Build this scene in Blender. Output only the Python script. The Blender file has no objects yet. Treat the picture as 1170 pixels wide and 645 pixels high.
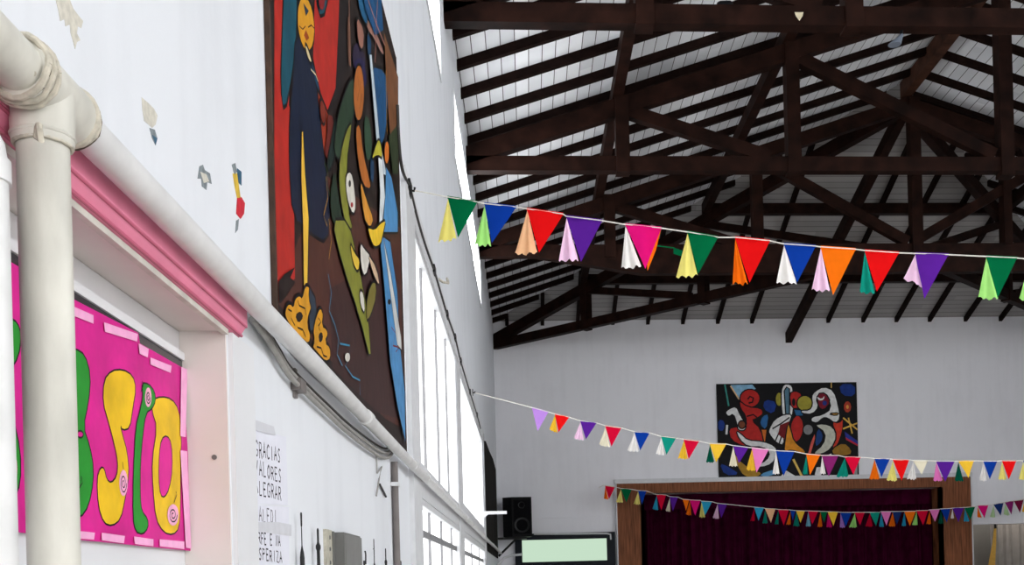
import bpy, bmesh, math, random
from mathutils import Vector, Matrix
random.seed(7)
SC = bpy.context.scene
COL = SC.collection

# ---------------------------------------------------------------- camera, world, light, exposure
F, CX, CY = 1250.0, 698.0, 661.0            # focal length and principal point in pixels of the 1170x645 frame
YAW, ROLL = math.radians(-4.3), math.radians(1.55)
EYE = Vector((0, 0, 1.6))
ROT = Matrix.Rotation(YAW, 3, 'Z') @ Matrix.Rotation(math.pi / 2, 3, 'X') @ Matrix.Rotation(-ROLL, 3, 'Z')
cd = bpy.data.cameras.new('camera')
cam = bpy.data.objects.new('camera', cd)
COL.objects.link(cam)
cam.matrix_world = Matrix.Translation(EYE) @ ROT.to_4x4()
cd.sensor_width = 36
cd.lens = 36 * F / 1170
cd.shift_x = (585 - CX) / 1170
cd.shift_y = (CY - 322.5) / 1170
cd.clip_start = 0.05
SC.camera = cam

PANE = 2.0          # daylight on the frosted panes of the window side in view
PANE_R = 1.5        # daylight on the panes of the opposite side (towards the sun)
PANE_B = 4.3        # daylight on the panes behind the camera
PANE_HI = 9.0       # daylight on the high window strip in view
PANE_RHI = 15.0     # daylight on the high window strip of the opposite side
SC.view_settings.view_transform = 'Standard'
SC.view_settings.look = 'None'
SC.view_settings.exposure = 0.44
SC.view_settings.gamma = 1.0
SC.view_settings.use_curve_mapping = False
w = bpy.data.worlds.new('daylight')
SC.world = w
w.use_nodes = True
w.node_tree.nodes['Background'].inputs[0].default_value = (0.86, 0.92, 1.0, 1)
w.node_tree.nodes['Background'].inputs[1].default_value = 1.2

def at(x, y, axis, val):
    """point on the plane axis=val that the photograph shows at pixel x, y"""
    d = ROT @ Vector(((x - CX) / F, -(y - CY) / F, -1.0))
    t = (val - EYE[axis]) / d[axis]
    return EYE + d * t

# ---------------------------------------------------------------- materials
def srgb(r, g, b):
    def f(c):
        c /= 255.0
        return c / 12.92 if c <= 0.04045 else ((c + 0.055) / 1.055) ** 2.4
    return (f(r), f(g), f(b), 1.0)

MC = {}
def mat(name, col, rough=0.6, var=0.0, scale=8.0, bump=0.0, metal=0.0, stretch=(1, 1, 1), spec=0.3):
    if name in MC: return MC[name]
    m = bpy.data.materials.new(name); m.use_nodes = True
    nt = m.node_tree; b = nt.nodes['Principled BSDF']
    b.inputs['Roughness'].default_value = rough
    b.inputs['Metallic'].default_value = metal
    b.inputs['Specular IOR Level'].default_value = spec
    tc = nt.nodes.new('ShaderNodeTexCoord')
    mp = nt.nodes.new('ShaderNodeMapping'); mp.inputs['Scale'].default_value = stretch
    nz = nt.nodes.new('ShaderNodeTexNoise'); nz.inputs['Scale'].default_value = scale; nz.inputs['Detail'].default_value = 5
    nt.links.new(tc.outputs['Object'], mp.inputs[0]); nt.links.new(mp.outputs[0], nz.inputs['Vector'])
    rp = nt.nodes.new('ShaderNodeValToRGB')
    lo = [max(0, c * (1 - var)) for c in col[:3]]; hi = [min(1, c * (1 + var)) for c in col[:3]]
    rp.color_ramp.elements[0].position = 0.3; rp.color_ramp.elements[1].position = 0.7
    rp.color_ramp.elements[0].color = (*lo, 1); rp.color_ramp.elements[1].color = (*hi, 1)
    nt.links.new(nz.outputs[0], rp.inputs[0]); nt.links.new(rp.outputs[0], b.inputs['Base Color'])
    if bump:
        bp = nt.nodes.new('ShaderNodeBump'); bp.inputs['Strength'].default_value = bump; bp.inputs['Distance'].default_value = 0.01
        nt.links.new(nz.outputs[0], bp.inputs['Height']); nt.links.new(bp.outputs[0], b.inputs['Normal'])
    MC[name] = m
    return m

def emit(name, col, s):
    if name in MC: return MC[name]
    m = bpy.data.materials.new(name); m.use_nodes = True
    nt = m.node_tree; nt.nodes.clear()
    o = nt.nodes.new('ShaderNodeOutputMaterial'); e = nt.nodes.new('ShaderNodeEmission')
    e.inputs[0].default_value = col; e.inputs[1].default_value = s
    nt.links.new(e.outputs[0], o.inputs[0])
    MC[name] = m
    return m

def cloth(name, col, trans=0.35):
    """thin paper or cloth that lets light through"""
    if name in MC: return MC[name]
    m = bpy.data.materials.new(name); m.use_nodes = True
    nt = m.node_tree; nt.nodes.clear()
    o = nt.nodes.new('ShaderNodeOutputMaterial')
    mx = nt.nodes.new('ShaderNodeMixShader'); mx.inputs[0].default_value = trans
    d = nt.nodes.new('ShaderNodeBsdfDiffuse'); t = nt.nodes.new('ShaderNodeBsdfTranslucent')
    tc = nt.nodes.new('ShaderNodeTexCoord'); nz = nt.nodes.new('ShaderNodeTexNoise'); nz.inputs['Scale'].default_value = 30
    hs = nt.nodes.new('ShaderNodeHueSaturation'); hs.inputs['Color'].default_value = col
    mr = nt.nodes.new('ShaderNodeMapRange'); mr.inputs[3].default_value = 0.93; mr.inputs[4].default_value = 1.07
    nt.links.new(tc.outputs['Object'], nz.inputs['Vector']); nt.links.new(nz.outputs[0], mr.inputs[0]); nt.links.new(mr.outputs[0], hs.inputs['Value'])
    nt.links.new(hs.outputs[0], d.inputs[0]); nt.links.new(hs.outputs[0], t.inputs[0])
    nt.links.new(d.outputs[0], mx.inputs[1]); nt.links.new(t.outputs[0], mx.inputs[2]); nt.links.new(mx.outputs[0], o.inputs[0])
    MC[name] = m
    return m

def plaster(name, col, stain):
    """painted plaster: faint blotches, vertical run marks, fine roughness"""
    m = bpy.data.materials.new(name); m.use_nodes = True
    nt = m.node_tree; b = nt.nodes['Principled BSDF']; b.inputs['Roughness'].default_value = 0.55
    b.inputs['Specular IOR Level'].default_value = 0.25
    tc = nt.nodes.new('ShaderNodeTexCoord')
    n1 = nt.nodes.new('ShaderNodeTexNoise'); n1.inputs['Scale'].default_value = 1.6; n1.inputs['Detail'].default_value = 8; n1.inputs['Roughness'].default_value = 0.65
    mp = nt.nodes.new('ShaderNodeMapping'); mp.inputs['Scale'].default_value = (5, 5, 0.5)
    n2 = nt.nodes.new('ShaderNodeTexNoise'); n2.inputs['Scale'].default_value = 1.5; n2.inputs['Detail'].default_value = 6
    n3 = nt.nodes.new('ShaderNodeTexNoise'); n3.inputs['Scale'].default_value = 45; n3.inputs['Detail'].default_value = 4
    for n in (n1, n3): nt.links.new(tc.outputs['Object'], n.inputs['Vector'])
    nt.links.new(tc.outputs['Object'], mp.inputs[0]); nt.links.new(mp.outputs[0], n2.inputs['Vector'])
    mu = nt.nodes.new('ShaderNodeMath'); mu.operation = 'MULTIPLY'
    nt.links.new(n1.outputs[0], mu.inputs[0]); nt.links.new(n2.outputs[0], mu.inputs[1])
    rp = nt.nodes.new('ShaderNodeValToRGB')
    rp.color_ramp.elements[0].position = 0.1; rp.color_ramp.elements[1].position = 0.27
    rp.color_ramp.elements[0].color = stain; rp.color_ramp.elements[1].color = col
    nt.links.new(mu.outputs[0], rp.inputs[0]); nt.links.new(rp.outputs[0], b.inputs['Base Color'])
    bp = nt.nodes.new('ShaderNodeBump'); bp.inputs['Strength'].default_value = 0.12; bp.inputs['Distance'].default_value = 0.004
    nt.links.new(n3.outputs[0], bp.inputs['Height']); nt.links.new(bp.outputs[0], b.inputs['Normal'])
    MC[name] = m
    return m

def board_mat(name, coord, width, c0, c1):
    """lining boards: thin dark joints every WIDTH along COORD, each board its own grey"""
    m = bpy.data.materials.new(name); m.use_nodes = True
    nt = m.node_tree; b = nt.nodes['Principled BSDF']; b.inputs['Roughness'].default_value = 0.6
    N = nt.nodes.new; L = nt.links.new
    def math_(op, a, v=None):
        n = N('ShaderNodeMath'); n.operation = op; L(a, n.inputs[0])
        if v is not None:
            if hasattr(v, 'links'): L(v, n.inputs[1])
            else: n.inputs[1].default_value = v
        return n.outputs[0]
    tc = N('ShaderNodeTexCoord'); sp = N('ShaderNodeSeparateXYZ'); L(tc.outputs['Object'], sp.inputs[0])
    u = math_('MULTIPLY', sp.outputs[coord], 1.0 / width)
    fl = math_('FLOOR', u); fr = math_('FRACT', u)
    other = sp.outputs['Y' if coord == 'X' else 'X']
    offs = math_('MULTIPLY', fl, 1.37)
    run = math_('FLOOR', math_('MULTIPLY', math_('ADD', other, offs), 0.45))
    cmb = N('ShaderNodeCombineXYZ'); L(fl, cmb.inputs[0]); L(run, cmb.inputs[1])
    wn = N('ShaderNodeTexWhiteNoise'); wn.noise_dimensions = '3D'; L(cmb.outputs[0], wn.inputs['Vector'])
    nz = N('ShaderNodeTexNoise'); nz.inputs['Scale'].default_value = 3; nz.inputs['Detail'].default_value = 5; L(tc.outputs['Object'], nz.inputs['Vector'])
    av = math_('ADD', math_('MULTIPLY', wn.outputs[0], 0.6), math_('MULTIPLY', nz.outputs[0], 0.4))
    rp = N('ShaderNodeValToRGB'); rp.color_ramp.elements[0].color = c0; rp.color_ramp.elements[1].color = c1
    L(av, rp.inputs[0])
    gap = math_('LESS_THAN', fr, 0.06)
    mx = N('ShaderNodeMixRGB'); mx.inputs[2].default_value = (0.02, 0.018, 0.016, 1)
    L(gap, mx.inputs[0]); L(rp.outputs[0], mx.inputs[1]); L(mx.outputs[0], b.inputs['Base Color'])
    MC[name] = m
    return m

M_WALL = plaster('white_plaster', srgb(223, 226, 231), srgb(214, 217, 222))
M_FAR = plaster('far_plaster', srgb(240, 240, 245), srgb(234, 234, 239))
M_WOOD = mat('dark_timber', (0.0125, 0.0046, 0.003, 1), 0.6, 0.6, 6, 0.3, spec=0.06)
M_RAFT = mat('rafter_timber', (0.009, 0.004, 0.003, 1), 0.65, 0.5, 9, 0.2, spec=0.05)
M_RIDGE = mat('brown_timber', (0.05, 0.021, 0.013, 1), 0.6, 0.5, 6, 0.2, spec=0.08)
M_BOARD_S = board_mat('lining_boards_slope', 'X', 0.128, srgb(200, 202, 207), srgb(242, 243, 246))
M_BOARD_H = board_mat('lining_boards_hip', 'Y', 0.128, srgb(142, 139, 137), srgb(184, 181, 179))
M_FLOOR = mat('floor_tiles', (0.52, 0.49, 0.45, 1), 0.5, 0.1, 3)
M_FLOOR_DIM = mat('floor_dimmer_dark', (0.2, 0.16, 0.13, 1), 0.5, 0.2, 3)  # kept dark so the far end gets less bounced light
M_FRAME = mat('white_window_paint', srgb(212, 213, 216), 0.45, 0.05, 20)
M_MULL = mat('grey_window_bars', srgb(140, 140, 143), 0.5, 0.08, 20)
M_PANE = emit('frosted_pane', (0.97, 0.985, 1.0, 1), PANE)
M_PANE_HI = emit('frosted_pane_high', (0.96, 0.98, 1.0, 1), PANE_HI)
M_PANE_RHI = emit('frosted_pane_high_sunny', (0.94, 0.97, 1.0, 1), PANE_RHI)
M_PANE_R = emit('frosted_pane_sunny', (1.0, 0.985, 0.96, 1), PANE_R)
M_PANE_B = emit('frosted_pane_front', (1.0, 0.99, 0.97, 1), PANE_B)
M_PIPE = mat('grubby_white_pipe', srgb(200, 198, 189), 0.42, 0.16, 22, 0.15, stretch=(1, 1, 0.35), spec=0.4)
M_PIPE2 = mat('white_pipe', srgb(214, 214, 214), 0.4, 0.08, 16, 0.1, spec=0.4)
M_GRIME = mat('grime', srgb(92, 84, 72), 0.8, 0.4, 60)
M_ROPE = mat('stained_cord', srgb(188, 182, 168), 0.8, 0.25, 90)
M_PINK = mat('pink_sheet_metal', srgb(226, 134, 162), 0.42, 0.08, 12, 0.1)
M_DPINK = mat('pink_edge', srgb(190, 96, 122), 0.5, 0.1, 12)
M_JAMB = mat('pinkish_reveal', srgb(216, 208, 204), 0.55, 0.05, 6)
M_DOORW = mat('door_paint', srgb(220, 221, 224), 0.45, 0.03, 6)
M_BLACK = mat('black_plastic', (0.004, 0.004, 0.005, 1), 0.55, 0.3, 20, spec=0.1)
M_IRON = mat('black_iron', (0.008, 0.008, 0.009, 1), 0.5, 0.4, 30, 0.3)
M_CABLE = mat('grey_cable', srgb(150, 148, 144), 0.55, 0.15, 30)
M_DCABLE = mat('dark_cable', srgb(58, 56, 54), 0.6, 0.2, 30)
M_GREY = mat('grey_steel', srgb(104, 104, 102), 0.45, 0.08, 25)
M_CONDUIT = mat('grey_conduit', srgb(112, 106, 104), 0.5, 0.1, 25)
M_PAPER = mat('white_paper', srgb(221, 222, 232), 0.8, 0.02, 20)
M_TAPE = mat('grey_tape', srgb(206, 207, 213), 0.5, 0.03, 40)
M_INK = mat('ink', srgb(52, 50, 58), 0.8, 0.2, 40)
M_INK2 = mat('faded_ink', srgb(120, 118, 126), 0.8, 0.2, 40)
M_STAGE = mat('stage_wood', (0.2, 0.072, 0.031, 1), 0.5, 0.45, 5, 0.1, stretch=(9, 1, 0.5), spec=0.1)
M_CURT = mat('maroon_curtain', (0.042, 0.002, 0.016, 1), 0.95, 0.3, 6, spec=0.0)
M_GCURT = mat('beige_curtain', srgb(150, 144, 138), 0.85, 0.1, 6)
M_NAVY = mat('dark_frame', (0.005, 0.008, 0.014, 1), 0.4, 0.3, 10, spec=0.1)
M_GLOW = emit('backlit_panel', srgb(214, 242, 216), 0.62)
M_CORD = mat('white_string', srgb(225, 222, 214), 0.8, 0.05, 60)
M_YELLOW = mat('yellow_cloth', srgb(206, 160, 72), 0.8, 0.1, 20)

# ---------------------------------------------------------------- mesh helpers
class MB:
    """collects shapes and links them as ONE mesh object"""
    def __init__(self): self.v = []; self.f = []; self.mi = []; self.cur = 0
    def mi_(self, i): self.cur = i; return self
    def add(self, verts, faces):
        n = len(self.v); self.v += [tuple(p) for p in verts]
        for f in faces: self.f.append(tuple(i + n for i in f)); self.mi.append(self.cur)
        return self
    def box(self, a, b):
        x0, y0, z0 = [min(a[i], b[i]) for i in range(3)]; x1, y1, z1 = [max(a[i], b[i]) for i in range(3)]
        return self.add([(x0,y0,z0),(x1,y0,z0),(x1,y1,z0),(x0,y1,z0),(x0,y0,z1),(x1,y0,z1),(x1,y1,z1),(x0,y1,z1)],
                        [(0,3,2,1),(4,5,6,7),(0,1,5,4),(1,2,6,5),(2,3,7,6),(3,0,4,7)])
    def prism(self, poly, off):
        """polygon of 3-D points swept along vector off"""
        n = len(poly); off = Vector(off)
        vs = [Vector(p) for p in poly]; vs += [p + off for p in vs]
        fs = [tuple(range(n))[::-1], tuple(range(n, 2 * n))]
        fs += [(i, (i + 1) % n, n + (i + 1) % n, n + i) for i in range(n)]
        return self.add(vs, fs)
    def bar(self, p, q, wv, hv):
        """bar from p to q with half-extents vectors wv, hv"""
        p, q, wv, hv = Vector(p), Vector(q), Vector(wv), Vector(hv)
        return self.prism([p - wv - hv, p + wv - hv, p + wv + hv, p - wv + hv], q - p)
    def tube(self, pts, r, n=10, cap=True):
        pts = [Vector(p) for p in pts]; rs = r if isinstance(r, (list, tuple)) else [r] * len(pts)
        vs = []; prev = None
        for i, p in enumerate(pts):
            t = (pts[min(i + 1, len(pts) - 1)] - pts[max(i - 1, 0)]).normalized()
            if prev is None:
                a = Vector((0, 0, 1)) if abs(t.z) < 0.9 else Vector((1, 0, 0))
                u = t.cross(a).normalized()
            else:
                u = (prev - t * prev.dot(t)).normalized()
            prev = u; v = t.cross(u)
            for k in range(n):
                an = 2 * math.pi * k / n
                vs.append(p + (u * math.cos(an) + v * math.sin(an)) * rs[i])
        fs = []
        for i in range(len(pts) - 1):
            for k in range(n):
                a, b = i * n + k, i * n + (k + 1) % n
                fs.append((a, b, b + n, a + n))
        if cap:
            fs.append(tuple(range(n))[::-1]); fs.append(tuple(range((len(pts) - 1) * n, len(pts) * n)))
        return self.add(vs, fs)
    def lathe(self, c, prof, n=16, axis='Z'):
        """prof: (radius, height) pairs round an axis through c"""
        c = Vector(c); pts = []; rs = []
        ax = {'Z': Vector((0,0,1)), 'Y': Vector((0,1,0)), 'X': Vector((1,0,0))}[axis]
        return self.tube_fixed([c + ax * h for r, h in prof], [r for r, h in prof], ax, n)
    def tube_fixed(self, pts, rs, ax, n):
        a = Vector((0, 0, 1)) if abs(ax.z) < 0.9 else Vector((1, 0, 0))
        u = ax.cross(a).normalized(); v = ax.cross(u); vs = []; fs = []
        for p, r in zip(pts, rs):
            for k in range(n):
                an = 2 * math.pi * k / n; vs.append(p + (u * math.cos(an) + v * math.sin(an)) * max(r, 1e-5))
        for i in range(len(pts) - 1):
            for k in range(n):
                q, b = i * n + k, i * n + (k + 1) % n; fs.append((q, b, b + n, q + n))
        fs.append(tuple(range(n))[::-1]); fs.append(tuple(range((len(pts) - 1) * n, len(pts) * n)))
        return self.add(vs, fs)
    def ribbon(self, pts, hw, normal, closed=False):
        """flat stroke of half-width hw along pts on a plane with the given normal"""
        pts = [Vector(p) for p in pts]; nrm = Vector(normal); n = len(pts); vs = []
        for i, p in enumerate(pts):
            a = pts[(i - 1) % n] if (closed or i > 0) else p; b = pts[(i + 1) % n] if (closed or i < n - 1) else p
            t = (b - a)
            if t.length < 1e-9: t = Vector((0, 0, 1))
            s = t.normalized().cross(nrm).normalized() * hw
            vs += [p - s, p + s]
        fs = [(2*i, 2*i+1, 2*i+3, 2*i+2) for i in range(n - 1)]
        if closed: fs.append((2*n-2, 2*n-1, 1, 0))
        return self.add(vs, fs)
    def build(self, name, mats, parent=None, smooth=False, origin=None):
        me = bpy.data.meshes.new(name)
        o0 = Vector(origin) if origin is not None else Vector((0, 0, 0))
        me.from_pydata([tuple(Vector(p) - o0) for p in self.v], [], self.f)
        if not isinstance(mats, (list, tuple)): mats = [mats]
        for m in mats: me.materials.append(m)
        me.polygons.foreach_set('material_index', [min(i, len(mats) - 1) for i in self.mi])
        bm = bmesh.new(); bm.from_mesh(me); bmesh.ops.recalc_face_normals(bm, faces=bm.faces); bm.to_mesh(me); bm.free()
        if smooth:
            me.polygons.foreach_set('use_smooth', [True] * len(me.polygons))
            me.update()
            try: me.set_sharp_from_angle(angle=math.radians(40))
            except Exception: pass
        me.update()
        o = bpy.data.objects.new(name, me); COL.objects.link(o)
        if origin is not None: o.location = o0
        if parent is not None:
            o.parent = parent
            o.location = o0 - WORLD_LOC(parent)
        return o

def WORLD_LOC(o):
    l = Vector(o.location); p = o.parent
    while p is not None: l = l + Vector(p.location); p = p.parent
    return l

def tag(o, label, cat, group=None, kind=None):
    if label: o['label'] = label
    if cat: o['category'] = cat
    if group: o['group'] = group
    if kind: o['kind'] = kind
    return o
def thing(name, label, cat, loc=(0, 0, 0), group=None):
    o = bpy.data.objects.new(name, None); COL.objects.link(o); o.location = loc; o.empty_display_size = 0.1
    return tag(o, label, cat, group)
def struct(o): o['kind'] = 'structure'; return o
ORD = ['first', 'second', 'third', 'fourth', 'fifth', 'sixth', 'seventh', 'eighth', 'ninth', 'tenth', 'eleventh', 'twelfth',
       'thirteenth', 'fourteenth', 'fifteenth', 'sixteenth', 'seventeenth', 'eighteenth', 'nineteenth', 'twentieth',
       'twenty-first', 'twenty-second', 'twenty-third', 'twenty-fourth', 'twenty-fifth', 'twenty-sixth', 'twenty-seventh', 'twenty-eighth',
       'twenty-ninth', 'thirtieth', 'thirty-first', 'thirty-second']

# ---------------------------------------------------------------- room shell
XL, XR_, YB, YF = -0.52, 10.92, -4.0, 19.87
XM = 5.2                      # ridge
SL = 0.3235                   # roof pitch
ZE = 6.31                     # underside of the boards at the eaves
ZR = ZE + SL * (XM - XL)
YH = 14.31                    # where the hip end starts
T1Y, T2Y, T3Y = 8.36, 11.34, 14.31

def wall_grid(mb, us, vs, holes, P, thick):
    """wall with rectangular holes: P(u, v, w) gives the point, w=0 inside face, w=thick outside"""
    us = sorted(set(us + [h[0] for h in holes] + [h[1] for h in holes])); vs = sorted(set(vs + [h[2] for h in holes] + [h[3] for h in holes]))
    def solid(i, j):
        if i < 0 or j < 0 or i >= len(us) - 1 or j >= len(vs) - 1: return False
        u = (us[i] + us[i+1]) / 2; v = (vs[j] + vs[j+1]) / 2
        return not any(h[0] < u < h[1] and h[2] < v < h[3] for h in holes)
    for i in range(len(us) - 1):
        for j in range(len(vs) - 1):
            if not solid(i, j): continue
            u0, u1, v0, v1 = us[i], us[i+1], vs[j], vs[j+1]
            for wv in (0, thick):
                mb.add([P(u0,v0,wv),P(u1,v0,wv),P(u1,v1,wv),P(u0,v1,wv)], [(0,1,2,3)])
            for (di, dj, e) in ((-1,0,((u0,v0),(u0,v1))),(1,0,((u1,v0),(u1,v1))),(0,-1,((u0,v0),(u1,v0))),(0,1,((u0,v1),(u1,v1)))):
                if not solid(i+di, j+dj):
                    a, b = e
                    mb.add([P(*a,0),P(*b,0),P(*b,thick),P(*a,thick)], [(0,1,2,3)])

# big window bays on the wall in view: (y0, y1, z0, z1)
JY = at(262, 500, 0, XL).y
W_UP1 = (5.33, 8.40, 2.15, 3.33); W_UP2 = (8.90, 13.25, 2.15, 3.33)
W_LO1 = (5.18, 8.40, 0.95, 2.02); W_LO2 = (8.90, 13.25, 0.95, 2.02)
W_HI1 = (3.2, 7.72, 5.10, 5.72); W_HI2 = (9.2, 14.2, 5.13, 5.72)
RECESS = (0.35, JY, 0.0, 2.06)

mb = MB()
wall_grid(mb, [YB, YF + 2.0], [0, ZE], [W_UP1, W_UP2, W_LO1, W_LO2, W_HI1, W_HI2, RECESS], lambda u, v, q: (XL - q, u, v), 0.28)
wl = struct(mb.build('wall_left', M_WALL))

mb = MB()
RW = [(-2.5, 3.2, 1.0, 3.6), (4.2, 9.2, 1.0, 3.6), (-2.5, 3.5, 5.0, 5.75), (4.5, 11.0, 5.0, 5.75)]
wall_grid(mb, [YB, YF + 2.0], [0, ZE], RW, lambda u, v, q: (XR_ + q, u, v), 0.28)
struct(mb.build('wall_right', M_WALL))

mb = MB()
BW = [(0.6, 3.4, 0.9, 4.4), (4.0, 6.6, 0.9, 4.4), (7.2, 10.0, 0.9, 4.4)]
wall_grid(mb, [XL, XR_], [0, ZE], BW, lambda u, v, q: (u, YB - q, v), 0.28)
mb.prism([(XL, YB, ZE), (XR_, YB, ZE), (XM, YB, ZR)], (0, -0.28, 0))
struct(mb.build('wall_back', M_WALL))

mb = MB()
ST = (2.13, 7.66, 1.0, 3.14); RO = (8.26, XR_, 0.0, 2.435)
wall_grid(mb, [XL, XR_], [0, ZE], [ST, RO], lambda u, v, q: (u, YF + q, v), 0.3)
struct(mb.build('wall_far', M_FAR))
# back room beyond the stage and side opening
mb = MB()
mb.box((XL, YF + 2.0, 0), (XR_, YF + 2.1, ZE)); mb.box((8.06, YF + 0.3, 0), (8.2, YF + 2.0, 3.5)); mb.box((XL, YF + 0.3, 3.5), (XR_, YF + 2.0, 3.6))
struct(mb.build('wall_backstage', mat('grey_wall', srgb(168, 165, 160), 0.7, 0.04, 3)))
mb = MB(); mb.box((XL - 0.3, YB - 0.3, -0.1), (XR_ + 0.3, YF + 2.1, 0)); struct(mb.build('floor', M_FLOOR))
mb = MB(); mb.box((XL + 0.005, 12.5, 0.0), (XR_ - 0.005, YF - 0.12, 0.02)); struct(mb.build('floor_far_dimmer', M_FLOOR_DIM))  # unseen dark layer, added to dim the light bounced onto the hip end

# lined roof: two slopes and the hip end
mb = MB()
t = Vector((0, 0, 0.05))
P = lambda x, y, z: Vector((x, y, z))
hipL = [P(XL, YB, ZE), P(XL, YF, ZE), P(XM, YH, ZR), P(XM, YB, ZR)]
hipR = [P(XR_, YB, ZE), P(XR_, YF, ZE), P(XM, YH, ZR), P(XM, YB, ZR)]
hipF = [P(XL, YF, ZE), P(XR_, YF, ZE), P(XM, YH, ZR)]
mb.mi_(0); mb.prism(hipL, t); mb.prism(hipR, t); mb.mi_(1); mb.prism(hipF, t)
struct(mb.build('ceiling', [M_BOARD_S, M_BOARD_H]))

# ---------------------------------------------------------------- windows (setting)
def window(n, rect, P, nrm, mull, bars, pane_mat, fw=0.05):
    """frame, thin mullions and frosted pane; P(u, v, w) with w positive towards the room"""
    u0, u1, v0, v1 = rect
    def bx(m, a0, a1, b0, b1, w0, w1):
        c = [P(a0,b0,w0),P(a1,b0,w0),P(a1,b1,w0),P(a0,b1,w0)]
        m.prism(c, Vector(P(a0,b0,w1)) - Vector(P(a0,b0,w0)))
    f = MB()
    bx(f, u0, u0 + fw, v0, v1, -0.025, 0.008); bx(f, u1 - fw, u1, v0, v1, -0.025, 0.008)
    bx(f, u0 + fw, u1 - fw, v0, v0 + fw, -0.025, 0.008); bx(f, u0 + fw, u1 - fw, v1 - fw * 0.5, v1, -0.025, 0.008)
    root = struct(f.build('window_%d' % n, M_FRAME))
    for q in mull:
        g = MB(); bx(g, q - 0.02, q + 0.02, v0 + fw, v1 - fw * 0.5, -0.026, -0.013); g.build('mullion', M_MULL, root)
    for q in bars:
        g = MB(); bx(g, u0 + fw, u1 - fw, q - 0.018, q + 0.018, -0.026, -0.014); g.build('glazing_bar', M_MULL, root)
    p = MB(); bx(p, u0 + 0.005, u1 - 0.005, v0 + 0.005, v1 - 0.005, -0.034, -0.026)
    p.build('pane', pane_mat, root)
    return root
PL = lambda u, v, q: (XL + q, u, v)
PR = lambda u, v, q: (XR_ - q, u, v)
PB = lambda u, v, q: (u, YB + q, v)
yx = lambda x: at(x, 400, 0, XL).y
window(1, W_UP1, PL, 1, [yx(487), yx(501.6), yx(511.7)], [], M_PANE, 0.05)
window(2, W_UP2, PL, 1, [], [], M_PANE, 0.1)
window(3, W_LO1, PL, 1, [yx(489), yx(502), yx(513)], [1.86], M_PANE, 0.06)
window(4, W_LO2, PL, 1, [yx(535), yx(543)], [1.86], M_PANE, 0.1)
window(5, W_HI1, PL, 1, [], [], M_PANE_HI, 0.04)
window(6, W_HI2, PL, 1, [10.6, 12.6], [], M_PANE_HI, 0.04)
k = 7
for r in RW: window(k, r, PR, 1, [r[0] + (r[1] - r[0]) * j / 5 for j in range(1, 5)], [], M_PANE_RHI if r[2] > 4 else M_PANE_R); k += 1
for r in BW: window(k, r, PB, 1, [r[0] + (r[1] - r[0]) * j / 3 for j in range(1, 3)], [], M_PANE_B); k += 1

# flat painted surrounds of the big window bays: upright, head band, band that carries the pipe
mb = MB(); mb.box((XL, 4.93, 0.9), (XL + 0.022, 5.30, 3.47)); struct(mb.build('trim_1', M_FRAME))
mb = MB(); mb.box((XL, 5.30, 3.335), (XL + 0.02, 13.5, 3.47)); struct(mb.build('trim_2', M_FRAME))
mb = MB(); mb.box((XL, 8.42, 0.9), (XL + 0.014, 8.88, 3.335)); struct(mb.build('trim_3', M_FRAME))
mb = MB(); mb.box((XL, 5.30, 2.025), (XL + 0.008, 13.42, 2.145)); struct(mb.build('trim_4', M_FRAME))
mb = MB(); mb.box((XL, 13.27, 0.9), (XL + 0.022, 13.42, 3.335)); struct(mb.build('trim_5', M_FRAME))
# ledge groove on the far wall beside the stage
mb = MB(); mb.box((XL + 0.4, YF - 0.02, 2.735), (1.62, YF, 2.76)); struct(mb.build('trim_6', M_FAR))
# cap above the stage frame
mb = MB(); mb.box((1.60, YF - 0.11, 3.322), (8.27, YF, 3.40)); struct(mb.build('trim_7', M_FRAME))

# flaked paint on the near wall (bare plaster and an old coat showing)
M_BARE = mat('bare_plaster', srgb(200, 196, 184), 0.8, 0.15, 90, 0.3)
M_OLDG = mat('old_grey_coat', srgb(120, 128, 132), 0.7, 0.3, 90)
M_OLDB = mat('old_blue_coat', srgb(40, 84, 110), 0.6, 0.2, 60)
M_OLDY = mat('old_yellow_coat', srgb(206, 172, 60), 0.6, 0.2, 60)
M_OLDR = mat('old_red_coat', srgb(196, 30, 48), 0.6, 0.15, 60)
def flake(px, m, lay=0.0006):
    b = MB(); pts = [at(x, y, 0, XL + lay) for x, y in px]
    b.prism(pts, (-0.0005, 0, 0)); b.build('flaked_patch', m, wl)
flake([(64,0),(80,0),(84,10),(90,18),(95,24),(93,32),(89,30),(88,38),(92,46),(88,48),(86,56),(84,48),(81,38),(80,28),(75,30),(74,22),(69,24),(67,12)], M_BARE)
flake([(162,111),(170,118),(176,124),(180,132),(178,142),(174,146),(170,142),(165,138),(163,126)], M_BARE)
flake([(171,146),(177,148),(180,158),(178,166),(174,158)], M_OLDG)
flake([(174,154),(180,158),(178,165)], M_OLDB, 0.0009)
flake([(228,190),(232,188),(234,194),(240,198),(242,210),(237,208),(236,217),(231,213),(230,204),(226,204)], M_OLDG)
flake([(229,196),(236,199),(239,207),(233,209)], M_BARE, 0.0009)
flake([(265,188),(269,186),(271,196),(268,200)], M_OLDG)
flake([(271,192),(276,196),(276,212),(272,208)], M_OLDB)
flake([(266,198),(271,198),(273,212),(275,226),(271,226),(268,212)], M_OLDY)
flake([(271,226),(276,225),(280,232),(279,244),(275,250),(270,244)], M_OLDR)
flake([(270,252),(273,250),(272,262),(269,266)], M_OLDG)

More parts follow.
